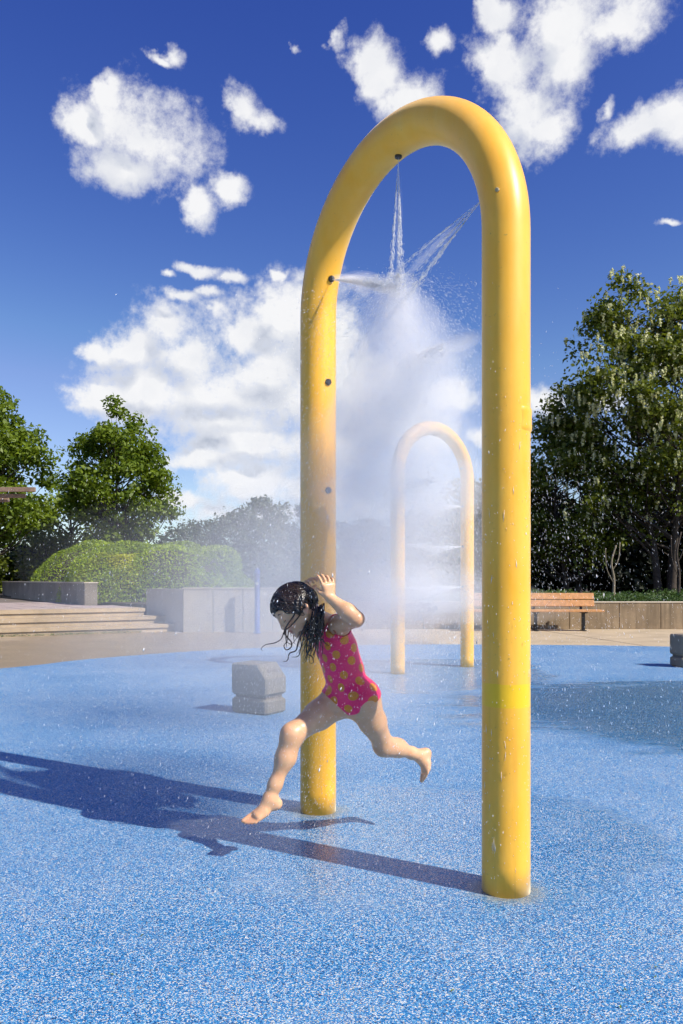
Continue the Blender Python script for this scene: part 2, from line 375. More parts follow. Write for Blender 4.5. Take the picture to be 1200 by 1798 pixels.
# ------------------------------------------------------------------ steps, upper terrace and walls on the left
A0 = G(0, 1119)[:2]; A1 = G(322, 1108)[:2]                      # foot of the lowest step
sd = (A1-A0)/np.linalg.norm(A1-A0); sn = np.array([-sd[1], sd[0]])
def along(s, q): return A0+sd*s+sn*q
Ls = np.linalg.norm(A1-A0)
steps = empty('concrete_steps', (*along(Ls/2, .3), 0))
tag(steps, 'wide flight of three worn tan concrete steps at the left edge of the plaza', 'steps')
sx, sy = along(Ls/2, .3)
for k in range(3):
    q0 = .38*k; L1 = Ls+.12-.36*k; mb = MB()
    bev = .012; z0, z1 = (.16*k, .16*(k+1))
    # riser set back under a projecting nosing
    pts = [along(-9, q0+.035), along(L1, q0+.035), along(L1, q0+.6), along(-9, q0+.6)]
    mb.prism([(p[0]-sx, p[1]-sy) for p in pts], z0, z1-.075)
    pts = [along(-9, q0), along(L1+.02, q0), along(L1+.02, q0+.6), along(-9, q0+.6)]
    mb.prism([(p[0]-sx, p[1]-sy) for p in pts], z1-.0745, z1-.012)
    pts = [along(-9, q0+.012), along(L1+.008, q0+.012), along(L1+.008, q0+.6), along(-9, q0+.6)]
    mb.prism([(p[0]-sx, p[1]-sy) for p in pts], z1-.0118, z1)
    mb.build('step', M['step'], steps)
# terrace slab under the pavers
q0 = .76+.42
pts = [along(-10, q0), along(Ls-.55, q0), along(Ls-.55, 3.0), along(2.4, 3.0), along(2.0, 16), along(-10, 16)]
mb = MB(); mb.prism([(p[0], p[1]) for p in pts], -.005, .462); terrace = tag(mb.build('terrace', M['joint']), kind='structure')
pav = MB().box((-.295, -.295, -.02), (.295, .295, 0), .01); pme = mesh('paver', pav.v, pav.f); pme.materials.append(M['paver'])
ang = math.atan2(sd[1], sd[0])
for i in range(-4, 10):
    for k in range(9):
        s, q = -3+.6*i+.3, q0+.33+.6*k
        if s > Ls-.9 or (k > 2 and s > 2.2): continue
        c = along(s, q); px = 600+FPX*c[0]/c[1]
        if px < -60: continue
        o = link('paver', pme, None, terrace, (c[0], c[1], .484+random.uniform(-.003, .003)), ang+random.uniform(-.006, .006))
# low planter wall on the terrace: a long shaded face and a sunlit end
E0 = G(149, 1063, .48); E1 = np.array([-13.2, 31.5, .48]); ed = (E1-E0)[:2]; ed /= np.linalg.norm(ed); en = np.array([ed[1], -ed[0]])
wl = empty('planter_wall', (E0[0], E0[1], .46)); tag(wl, 'low planter wall on the terrace with a shaded side and a pale end', 'wall')
def wpt(s, q): return (ed[0]*s+en[0]*q, ed[1]*s+en[1]*q)
for a, b in ((0, 3.4), (3.43, 7.4), (7.43, 12.8)):
    mb = MB(); mb.prism([wpt(a, .0), wpt(a, .30), wpt(b, .30), wpt(b, .0)][::-1], 0, .545)
    mb.build('panel', M['wall_dim'], wl)
mb = MB(); mb.prism([wpt(-.02, -.02), wpt(-.02, .32), wpt(12.82, .32), wpt(12.82, -.02)][::-1], .5452, .575); mb.build('cap', M['cap'], wl)
# tall pale wall beside the steps: splayed end face and board marked front
C0 = G(322, 1110)[:2]; Cb = C0+np.array([-1.06, 1.25]); tw = empty('concrete_wall', (C0[0], C0[1], 0))
tag(tw, 'tall pale board marked concrete wall beside the right end of the steps', 'wall')
xs = [0, .62, 1.24, 1.86, 2.48, 2.92]
for a, b in zip(xs[:-1], xs[1:]):
    mb = MB(); mb.prism([(a+.006, 0), (b-.006, 0), (b-.006, .34), (a+.006+(.0 if a else .001), .34)], 0, .90); mb.build('panel', M['wall_pale'], tw)
ex = Cb-C0; nn = np.array([ex[1], -ex[0]])/np.linalg.norm(ex)*.34
mb = MB(); mb.prism([(0, 0), (nn[0], nn[1]+.9) if False else (0.0, .36), (ex[0]+.3, ex[1]), (ex[0], ex[1])], 0, .895); mb.build('end_panel', M['wall_pale'], tw)
mb = MB(); mb.box((-.015, -.015, .9002), (2.935, .36, .925)); mb.build('cap', M['cap'], tw)
# long retaining wall behind the benches
RW = empty('retaining_wall', (C0[0]+2.96, 18.15, 0)); tag(RW, 'long low stained concrete retaining wall behind the bench', 'wall')
rx0 = C0[0]+2.96; x = 0.0; i = 0
while x < 15.5:
    L = (.92, 1.22, 1.1)[i % 3]; mb = MB(); mb.box((x+.005, 0, 0), (x+L-.005, .3, .575), .006)
    mb.build('panel', M['wall'], RW, loc=(0, 0, 0)); x += L; i += 1
mb = MB(); mb.box((-.02, -.012, .5752), (x, .32, .605), .008); mb.build('cap', M['cap'], RW)
mb = MB(); mb.prism([(-3.3, 17.42), (rx0+.0, 17.42), (rx0+.01, 18.46), (17, 18.46), (17, 60), (-22, 60), (-14.5, 33), (-5.8, 20.4)], -.004, .52)
tag(mb.build('planting_bed', M['soil']), kind='structure')

# ------------------------------------------------------------------ foliage helpers
def leaves(C, size, up=.5, out=None, aspect=.6, bend=.25):
    """kite shaped leaves at the points C: verts, faces, tint"""
    n = len(C); N = rng.normal(size=(n, 3)); N[:, 2] += up*2
    if out is not None: N += out*1.1
    N /= np.linalg.norm(N, axis=1)[:, None]
    T = np.cross(N, rng.normal(size=(n, 3))); T /= np.linalg.norm(T, axis=1)[:, None]; B = np.cross(N, T)
    s = (size*rng.uniform(.6, 1.35, n))[:, None]
    V = np.stack([C-T*s*.5, C+B*s*aspect*.5-N*s*bend*.2, C+T*s*.5-N*s*bend, C-B*s*aspect*.5-N*s*bend*.2], 1).reshape(-1, 3)
    F = np.arange(n*4, dtype=np.int32).reshape(n, 4); return V, F
def leaf_obj(name, V, F, tint, m, parent):
    me = mesh(name, V, F); a = me.attributes.new('tint', 'FLOAT', 'FACE')
    a.data.foreach_set('value', np.clip(tint, 0, 1).astype(np.float32)); return link(name, me, m, parent)
def tree(name, label, loc, H, crown, leafmat, leaf=.17, n_cl=130, per=170, clump=.5, stems=1, trunk_r=.13, group=None, shape='oval', blossoms=0, seed=0, gap=.18, barkm='bark'):
    """crown = (half width x, half depth y, bottom z): branches reach every leaf clump, clumps fill an uneven crown"""
    global rng; rng = np.random.default_rng(seed+11); rr = random.Random(seed)
    root = empty(name, loc); tag(root, label, 'tree', group)
    rx, ry, zb = crown; zc = (H+zb)/2; hz = (H-zb)/2
    # lobed outline
    lob = [(rr.uniform(0, 6.28), rr.uniform(-.7, 1), rr.uniform(-.28, .22)) for _ in range(16)]
    cl = []
    while len(cl) < n_cl:
        d = rng.normal(size=3); d /= np.linalg.norm(d); r = rng.uniform(.25, 1)**.45
        az = math.atan2(d[1], d[0]); k = 1+sum(g*math.exp(-(((az-a+3.14) % 6.28-3.14)**2+(d[2]-e)**2*2)*2.2) for a, e, g in lob)
        p = d*r*k*.92
        taper = 1.0
        if shape == 'oval': taper = 1-.42*max(0, p[2])**1.3
        if shape == 'wide': taper = 1-.25*max(0, p[2])
        if p[2] < -.95: continue
        cl.append((p[0]*rx*taper, p[1]*ry*taper, zc+p[2]*hz, r))
    cl = np.array(cl)
    # trunk and limbs
    tb = MB(); bases = []
    for s in range(stems):
        a = 6.28*s/stems+rr.random(); off = 0 if stems == 1 else .22
        lean = 0 if stems == 1 else rx*.28
        b = [(off*math.cos(a), off*math.sin(a), -.05)]
        for q in (.15, .35, .6, .9): b.append((off*math.cos(a)+lean*q*math.cos(a)+rr.uniform(-.12, .12)*(q > .2), off*math.sin(a)+lean*q*math.sin(a)+rr.uniform(-.1, .1), q*H))
        sp = crspline(b, 6); rad = np.interp(np.linspace(0, 1, len(sp)), [0, .06, .5, 1], [trunk_r*1.5, trunk_r, trunk_r*.55, .018])
        tb.tube(sp, rad, 8); bases.append((sp, rad))
    for c in cl:
        sp, rad = bases[rr.randrange(stems)]
        hz0 = max(zb*.65, c[2]-abs(math.hypot(c[0], c[1]))*rr.uniform(.5, .9)-.3)
        i = int(np.argmin(abs(sp[:, 2]-hz0))); i = min(i, len(sp)-2); s0 = sp[i]; e = c[:3]
        mid = s0*.45+e*.55+np.array([0, 0, -.08*np.linalg.norm(e-s0)])+rng.normal(size=3)*.1
        pp = crspline([s0, mid, e], 4); r0 = min(rad[i]*.5, .012+.012*np.linalg.norm(e-s0))
        tb.tube(pp, np.linspace(r0, .006, len(pp)), 4, cap=False)
    tr = tb.build('trunk', M[barkm], root, smooth=True)
    n = len(cl)*per; idx = np.repeat(np.arange(len(cl)), per)
    sc = clump*rng.uniform(.65, 1.25, len(cl))
    off = rng.normal(size=(n, 3)); off /= np.linalg.norm(off, axis=1)[:, None]; off *= (rng.random(n)**.5)[:, None]
    C = cl[idx, :3]+off*(sc[idx]*np.ones(n))[:, None]*np.array([1.15, 1.15, .72])
    keep = rng.random(n) > gap; C = C[keep]; off = off[keep]; idx = idx[keep]
    V, F = leaves(C, leaf, .45, off)
    ct = rng.uniform(.1, .75, len(cl))
    tint = ct[idx]*.6+rng.uniform(0, .5, len(C))
    leaf_obj('crown', V, F, tint, M[leafmat], root)
    if blossoms:
        bi = [i for i in range(len(cl)) if cl[i][2] > zb+(H-zb)*.28]; rr.shuffle(bi)
        BC = []; 
        for i in bi[:blossoms]:
            for _ in range(rr.choice((3, 4, 6, 9))):
                o = rng.normal(size=3); o /= np.linalg.norm(o); o[1] = -abs(o[1])*.8
                c0 = cl[i][:3]+o*sc[i]*1.05
                for k in range(26): BC.append(c0+np.array([rng.normal()*.03*(1-k/36), rng.normal()*.03*(1-k/36), -k*.0085]))
        BC = np.array(BC); V, F = leaves(BC, .062, .2, None, .9)
        leaf_obj('blossom', V, F, rng.uniform(0, 1, len(BC)), M['blossom'], root)
    return root
def hedge(name, label, loc, radii, leafmat, n=26000, leaf=.055, power=2.3, lumps=.07, group=None, seed=0, flat=.25):
    global rng; rng = np.random.default_rng(seed+50)
    root = empty(name, loc); tag(root, label, 'hedge', group)
    rx, ry, rz = radii
    d = rng.normal(size=(n, 3)); d[:, 2] = abs(d[:, 2]); 
    k = (abs(d[:, 0])**power+abs(d[:, 1])**power+abs(d[:, 2])**power)**(1/power); d /= k[:, None]
    ph = rng.uniform(0, 6.28, 12)
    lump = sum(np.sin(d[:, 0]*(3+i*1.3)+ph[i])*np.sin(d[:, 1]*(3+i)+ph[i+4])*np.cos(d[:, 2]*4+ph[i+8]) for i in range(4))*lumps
    r = (1+lump)*(1-abs(rng.normal(size=n))*.035)
    C = d*r[:, None]*np.array(radii); nn = d/np.array(radii); nn /= np.linalg.norm(nn, axis=1)[:, None]
    V, F = leaves(C, leaf, .4, nn*1.3, .55)
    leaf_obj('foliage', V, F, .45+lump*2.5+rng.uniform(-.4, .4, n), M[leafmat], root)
    # the shaded twiggy body inside, a little smaller than the leaf shell
    V = []; F = []; a, b = 40, 12
    for i in range(b+1):
        th = i/b*math.pi/2
        for k in range(a):
            ph_ = 2*math.pi*k/a; q = np.array([math.cos(ph_)*math.cos(th), math.sin(ph_)*math.cos(th), math.sin(th)])
            q = q/((abs(q)**power).sum()**(1/power)); V.append(q*np.array(radii)*.88)
    for i in range(b):
        for k in range(a): F.append((i*a+k, i*a+(k+1) % a, (i+1)*a+(k+1) % a, (i+1)*a+k))
    link('branches', mesh('branches', V, F, True), M['leaf_dark'] if False else M['bark'], root)
    return root

# ------------------------------------------------------------------ planting on the left
hb = P(262, 1018, 22.5)
hedge('hedge', 'large domed clipped green hedge spreading behind the tall pale wall', (hb[0]+.2, 22.6, .5), (2.6, 1.9, 1.62), 'leaf_hedge', 34000, .06, seed=1, group='clipped hedges above the walls')
hedge('hedge', 'yellow green clipped hedge in front of the large domed hedge', (-5.75, 21.9, .5), (1.5, .95, 1.32), 'leaf_hedge2', 22000, .055, seed=2, lumps=.09, group='clipped hedges above the walls')
hedge('hedge', 'dark leafed hedge end overhanging the shaded side of the planter wall', (-8.4, 27.8, .5), (2.0, 2.0, 1.85), 'leaf_hedge', 16000, .06, seed=3, group='clipped hedges above the walls')
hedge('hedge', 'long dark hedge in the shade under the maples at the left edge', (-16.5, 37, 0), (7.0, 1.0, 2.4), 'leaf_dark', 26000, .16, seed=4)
hedge('hedge', 'low hazy hedge along the foot of the far tree line', (-1.0, 54, 0), (15, 1.2, 2.2), 'leaf_far', 30000, .2, seed=5)
LT = 'leafy trees beyond the terrace'
tree('maple_tree', 'tallest maple tree cut off by the left edge of the photo', (-13.6, 30.5, 0), 8.9, (3.0, 2.8, 1.2), 'leaf_maple', .19, 150, 170, .62, trunk_r=.2, group=LT, seed=1)
tree('maple_tree', 'full leafy maple tree standing behind the large domed hedge', (-9.4, 34, 0), 8.35, (2.95, 2.6, 1.9), 'leaf_maple', .19, 135, 150, .60, trunk_r=.16, group=LT, seed=2, gap=.22)
tree('maple_tree', 'dark maple tree filling the gap behind the two leafy maples', (-13.0, 39, 0), 6.2, (3.6, 2.5, .6), 'leaf_maple', .22, 90, 150, .8, trunk_r=.16, group=LT, seed=3)
for i, (x, y, h, wd, lab) in enumerate(((-16.2, 34, 3.6, 2.6, 'dark leafy shrub under the tallest maple at the left edge'), (-12.6, 36, 3.0, 2.8, 'dark leafy shrub behind the hedge between the two maples'), (-8.6, 38, 2.8, 2.8, 'dark leafy shrub behind the large domed hedge'), (-19.5, 36, 4.0, 2.6, 'dark leafy shrub farthest left under the maples'))):
    r_ = tree('shrub', lab, (x, y, 0), h, (wd, 1.6, .0), 'leaf_locust', .22, 60, 130, .75, stems=3, trunk_r=.05, group='shrubs under the maples', seed=60+i); r_['category'] = 'shrub'
FT = 'hazy trees in the far tree line'
for i, (px, top, Y, wd, lab) in enumerate((
    (345, 905, 62, 3.6, 'low hazy tree beside the right edge of the full leafy maple'),
    (415, 893, 58, 3.2, 'grey green hazy tree of middle height in the far tree line'),
    (478, 862, 60, 2.6, 'tallest hazy tree in the far line just left of the arch'),
    (530, 870, 66, 3.4, 'hazy tree seen on both sides of the farther post of the near arch'),
    (640, 900, 64, 4.2, 'faint tree lost in the mist between the posts of the near arch'),
    (735, 905, 62, 3.8, 'faint tree seen through the small arch in the distance'),
    (830, 868, 50, 3.6, 'dark tree just right of the small distant arch'))):
    b = P(px, HORIZON, Y); tree('tree', lab, (b[0], Y, 0), CAMH+(HORIZON-top)*Y/FPX, (wd, wd*.8, .6), 'leaf_far', .26, 60, 110, .85, trunk_r=.16, group=FT, seed=20+i)
# ------------------------------------------------------------------ planting on the right
RT = 'locust trees behind the retaining wall'
tree('locust_tree', 'tallest locust tree with cream blossom and several dark stems at the right edge', (10.1, 25.5, .5), 10.2, (4.1, 3.0, 1.6), 'leaf_locust', .15, 190, 210, .58, stems=3, trunk_r=.13, group=RT, shape='wide', blossoms=150, seed=31, gap=.25)
tree('locust_tree', 'dark locust tree right of the near yellow post with few blossoms', (7.6, 27, .5), 6.3, (2.9, 2.6, .6), 'leaf_locust', .15, 140, 190, .58, stems=2, trunk_r=.10, group=RT, blossoms=12, seed=32)
tree('locust_tree', 'smaller dark locust tree partly hidden behind the near yellow post', (5.6, 29, .5), 4.6, (2.2, 2.2, .5), 'leaf_locust', .16, 90, 170, .6, trunk_r=.09, group=RT, seed=33)
tree('locust_tree', 'locust tree whose boughs reach in at the right edge beyond the tallest one', (14.6, 28, .5), 9.3, (3.8, 3.2, .8), 'leaf_locust', .17, 130, 180, .65, stems=2, trunk_r=.12, group=RT, blossoms=20, seed=34)
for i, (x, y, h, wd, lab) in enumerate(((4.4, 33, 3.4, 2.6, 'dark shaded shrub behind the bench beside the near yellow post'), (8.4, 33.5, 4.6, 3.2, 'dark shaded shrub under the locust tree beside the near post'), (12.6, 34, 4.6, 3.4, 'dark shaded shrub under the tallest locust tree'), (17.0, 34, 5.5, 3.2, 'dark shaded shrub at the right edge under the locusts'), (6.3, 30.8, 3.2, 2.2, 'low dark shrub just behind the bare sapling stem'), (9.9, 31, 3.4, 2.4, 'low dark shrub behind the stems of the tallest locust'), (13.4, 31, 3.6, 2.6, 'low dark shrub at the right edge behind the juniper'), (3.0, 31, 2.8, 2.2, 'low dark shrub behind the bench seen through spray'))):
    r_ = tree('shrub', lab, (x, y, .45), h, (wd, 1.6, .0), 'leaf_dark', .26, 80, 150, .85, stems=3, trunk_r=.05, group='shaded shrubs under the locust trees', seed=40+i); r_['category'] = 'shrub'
for x, y, h in ((7.15, 21.6, 1.5), (9.2, 22.4, 1.9)):
    sp = crspline([(0, 0, 0), (.03, .02, h*.4), (-.04, .0, h*.7), (.1, .05, h)], 6); mb = MB(); mb.tube(sp, np.linspace(.045, .02, len(sp)), 7)
    mb.tube(crspline([(-.02, 0, h*.55), (.14, 0, h*.75), (.2, .05, h*1.05)], 4), .015, 5); mb.tube(crspline([(0, 0, h*.35), (-.16, .02, h*.6), (-.2, .0, h*.95)], 4), .014, 5)
    o = mb.build('sapling', simple('pale_bark', (.19, .16, .11), .9) if x < 8 else M['bark'], None, True, (x, y, .5))
    tag(o, 'thin pale bare sapling stem just right of the bench' if x < 8 else 'thin dark sapling stem between the bench and the tallest locust', 'sapling')
# juniper ground cover along the top of the retaining wall
rng = np.random.default_rng(99); n = 42000
X = rng.uniform(-.2, 15.2, n); Yd = rng.uniform(0, 1, n)**1.0*5.2
hh = (.09+.07*np.sin(X*2.1)*np.sin(X*.7+1)+.06*np.sin(Yd*3+X*1.3)+.05*np.sin(X*9+Yd*5))
C = np.stack([X+rx0, 18.5+Yd, .52+abs(hh)*rng.uniform(.2, 1.25, n)+.05], 1); V, F = leaves(C, .085, .5, None, .35)
me = mesh('ground_cover', V, F); a = me.attributes.new('tint', 'FLOAT', 'FACE'); a.data.foreach_set('value', np.clip(hh*3+rng.uniform(0, .6, n), 0, 1).astype(np.float32))
tag(link('ground_cover', me, M['leaf_juniper']), 'low green juniper ground cover along the top of the retaining wall', 'ground cover', kind='stuff')
# small weeds along the foot of the lowest step
n = 500; s_ = rng.uniform(0, Ls*.75, n); q_ = -abs(rng.normal(size=n))*.03; C = np.array([[*along(a_, b_), .012] for a_, b_ in zip(s_, q_)]); C[:, 2] += rng.uniform(0, .03, n)
V, F = leaves(C, .035, .3, None, .4); me = mesh('weeds', V, F); a = me.attributes.new('tint', 'FLOAT', 'FACE'); a.data.foreach_set('value', rng.uniform(0, 1, n).astype(np.float32))
tag(link('weeds', me, M['leaf_juniper']), 'thin weeds growing in the joint below the lowest step', 'weeds', kind='stuff')

# ------------------------------------------------------------------ pergola end, post, bench, blocks
pg = empty('pergola', (-8.6, 18.6, .48)); tag(pg, 'weathered timber pergola whose beam ends reach in at the left edge', 'pergola')
for k, (x1, z, y) in enumerate(((-6.72, 3.02, 18.0), (-6.98, 2.90, 18.12), (-7.40, 2.82, 18.25))):
    mb = MB(); mb.box((-6 , -.035, 0), (x1+8.6, .035, .10 if k == 0 else .085), .006); mb.build('beam', M['beam'], pg, loc=(0, y-18.6, z-.48))
for x in (-9.4, -12.4):
    mb = MB(); mb.box((-.07, -.07, 0), (.07, .07, 2.34), .008); mb.build('post', M['beam'], pg, loc=(x+8.6, -.35, .0))
pb = G(452, 1112)
po = empty('activator_post', pb); tag(po, 'blue round topped post standing in front of the tall pale wall', 'post')
pr = [(.0, .085), (.03, .075), (.032, .054), (1.18, .053), (1.2, .062), (1.24, .062), (1.29, .050), (1.325, .03), (1.335, .004)]
mb = MB(); mb.tube([(0, 0, z) for z, r in pr], [r for z, r in pr], 20); mb.build('post_body', M['blue_post'], po, True)
mb = MB(); mb.tube([(0, -.048, 1.02), (0, -.072, 1.02), (0, -.077, 1.02)], [.034, .034, .022], 16); mb.build('button', M['steel'], po, True)
def bench(label):
    b = empty('bench', (4.15, 17.55, 0)); tag(b, label, 'bench')
    L = 1.30
    for k, (y, z, rot) in enumerate(((-.20, .43, 0), (-.07, .43, 0), (.06, .43, 0))):
        mb = MB(); mb.box((-L-.1, -.058, -.022), (L+.1, .058, .022), .006); mb.build('seat_slat', M['wood'], b, loc=(0, y, z))
    for k, z in enumerate((.585, .735)):
        mb = MB(); mb.box((-L, -.02, -.069), (L, .02, .069), .006); o = mb.build('back_slat', M['wood'], b, loc=(0, .15+.03*k, z)); o.rotation_euler = (-.2, 0, 0)
    for x in (-1.02, 0, 1.02):
        mb = MB(); mb.box((x-.03, -.05, 0), (x+.03, .03, .408), .004); mb.box((x-.03, -.24, .380), (x+.03, .14, .4075), .004)
        mb.box((x-.03, -.17, 0), (x+.03, .15, .018), .003)
        mb.build('leg', M['metal_dark'], b)
        mb = MB(); mb.box((-.028, -.012, -.02), (.028, .012, .42), .003); o = mb.build('back_bracket', M['metal_dark'], b, loc=(x, .155, .40)); o.rotation_euler = (-.2, 0, 0)
    return b
bench('orange brown timber slat bench with black legs against the retaining wall')
def block(label, loc, rz):
    b = empty('stone_block', loc, rz); tag(b, label, 'block', 'two part concrete blocks on the splash pad')
    w_, d_ = .185, .135
    mb = MB(); mb.box((-w_, -d_, 0), (w_, d_, .125), .018); mb.build('base_slab', M['block'], b)
    mb = MB(); mb.box((-w_+.028, -d_+.028, .1251), (w_-.028, d_-.028, .1495)); mb.build('joint', M['joint'], b)
    # upper block: big chamfer along its right-hand top edge
    c = .105; z0, z1 = .150, .405
    prof = [(-w_+.02, z0), (w_-.02, z0), (w_, z0+.02), (w_, z1-c-.01), (w_-c+.01, z1), (-w_+.015, z1), (-w_, z1-.015), (-w_, z0+.02)]
    V = []; n = len(prof); cen = np.array([0, (z0+z1)/2])
    for y, s in ((-d_, .93), (-d_+.014, 1), (d_-.014, 1), (d_, .93)):
        for p in prof:
            q = cen+(np.array(p)-cen)*s; V.append((q[0], y, q[1]))
    F = [tuple(range(n)), tuple(range(3*n, 4*n))[::-1]]
    for k in range(3):
        for i in range(n): F.append((k*n+i, k*n+n+i, k*n+n+(i+1) % n, k*n+(i+1) % n))
    mb = MB(); mb.add(V, F); tb = mb.build('top_block', M['block'], b)
    # slot let into the sloping face
    mx = Matrix.Translation((w_-c/2+.006, .0, z1-c/2-.004)) @ Matrix.Rotation(math.radians(45), 4, 'Y')
    mb = MB(); mb.box((-.014, -.06, -.004), (.014, .06, .0035), .002, mx); mb.build('slot', M['joint'], tb)
    return b
b1 = (G(400, 1254)+G(475, 1259))/2
block('grey concrete block in the mist left of the running child', (b1[0]+.065, b1[1]+.16, .004), math.radians(-33))
b2 = G(1196, 1174); block('concrete block cut off by the right edge of the photo', (b2[0]+.19, b2[1]+.22, .004), math.radians(14))

# ------------------------------------------------------------------ spray arches
D = .168; R_ = .6; ZS = 2.31
def arch_frame(a, b):
    a = np.array(a); b = np.array(b); m = (a+b)/2; u = b-a; return m, math.atan2(u[1], u[0])
def build_arch(label, a, b, ymat, near):
    m, ang = arch_frame(a, b); root = empty('spray_arch', (m[0], m[1], .004), ang); tag(root, label, 'spray arch', 'yellow spray arches')
    t = np.linspace(0, math.pi, 57)
    c = [(-R_, 0, z) for z in np.linspace(0, ZS, 24)[:-1]]+[(-R_*math.cos(x), 0, ZS+R_*math.sin(x)) for x in t]+[(R_, 0, z) for z in np.linspace(ZS, 0, 24)[1:]]
    V, F = tube_arrays(c, D/2, 40); link('pipe', mesh('pipe', V, F, True), ymat, root)
    spots = []
    for s in (-1, 1):
        for z in (1.0, 1.5, 2.0): spots.append(((s*(R_-D/2), 0, z), (-s, 0, 0)))
        th = math.radians(18); spots.append(((s*(R_-D/2)*math.cos(th), 0, ZS+(R_-D/2)*math.sin(th)), (-s*math.cos(th), 0, -math.sin(th))))
    spots.append(((0, 0, ZS+R_-D/2), (0, 0, -1)))
    for p, d in spots:
        d = np.array(d, float); p = np.array(p, float)
        no = empty('nozzle'); no.parent = root; no.location = p; no.rotation_euler = Vector(d).to_track_quat('Z', 'Y').to_euler()
        pr = [(-.012, .0150), (.005, .0150), (.008, .0138), (.0082, .0095), (.003, .0092)]
        mb = MB(); mb.tube([(0, 0, z) for z, r in pr], [r for z, r in pr], 20); mb.build('ring', M['black_rubber'], no)
        pr = [(-.004, .006), (.006, .006), (.0065, .003)]
        mb = MB(); mb.tube([(0, 0, z) for z, r in pr], [r for z, r in pr], 14); mb.build('jet_tip', M['steel'], no)
    if near:
        # patched repair on the sunny side of the near post and a small rivet that faces the camera
        a0 = math.radians(-38)-ang; V = []; F = []; na, nz = 14, 9
        for i in range(nz):
            for k in range(na):
                q = (i/(nz-1), k/(na-1)); e = (math.sin(math.pi*q[0])*math.sin(math.pi*q[1]))**.35
                aa = a0+math.radians(-30+105*q[1]); r = D/2-.004+.0085*e+(.0018 if i in (1, 2, nz-2, nz-3) else 0)
                V.append((R_+r*math.cos(aa), r*math.sin(aa), 1.592+.098*q[0]))
        for i in range(nz-1):
            for k in range(na-1): F.append((i*na+k, i*na+k+1, (i+1)*na+k+1, (i+1)*na+k))
        link('repair_patch', mesh('repair_patch', V, F, True), ymat, root)
        aa = math.radians(-122)-ang; mb = MB(); cc = np.array([R_+D/2*math.cos(aa), D/2*math.sin(aa), 2.42]); dd = np.array([math.cos(aa), math.sin(aa), 0])
        mb.tube([cc-dd*.004, cc+dd*.003, cc+dd*.004], [.007, .007, .004], 14); mb.build('rivet', simple('grey_rivet', (.40, .33, .18), .7), root, True)
        return root, spots
    return root, spots
PL, PR = (-.110, 3.86), (.577, 2.875)
arch1, spots = build_arch('large yellow spray arch in the foreground with a bright repainted band', PL, PR, M['yellow'], True)
QL, QR = (.65, 9.5), (1.575, 10.27)
arch2, _ = build_arch('small distant yellow spray arch seen through the mist', QL, QR, M['yellow_far'], False)

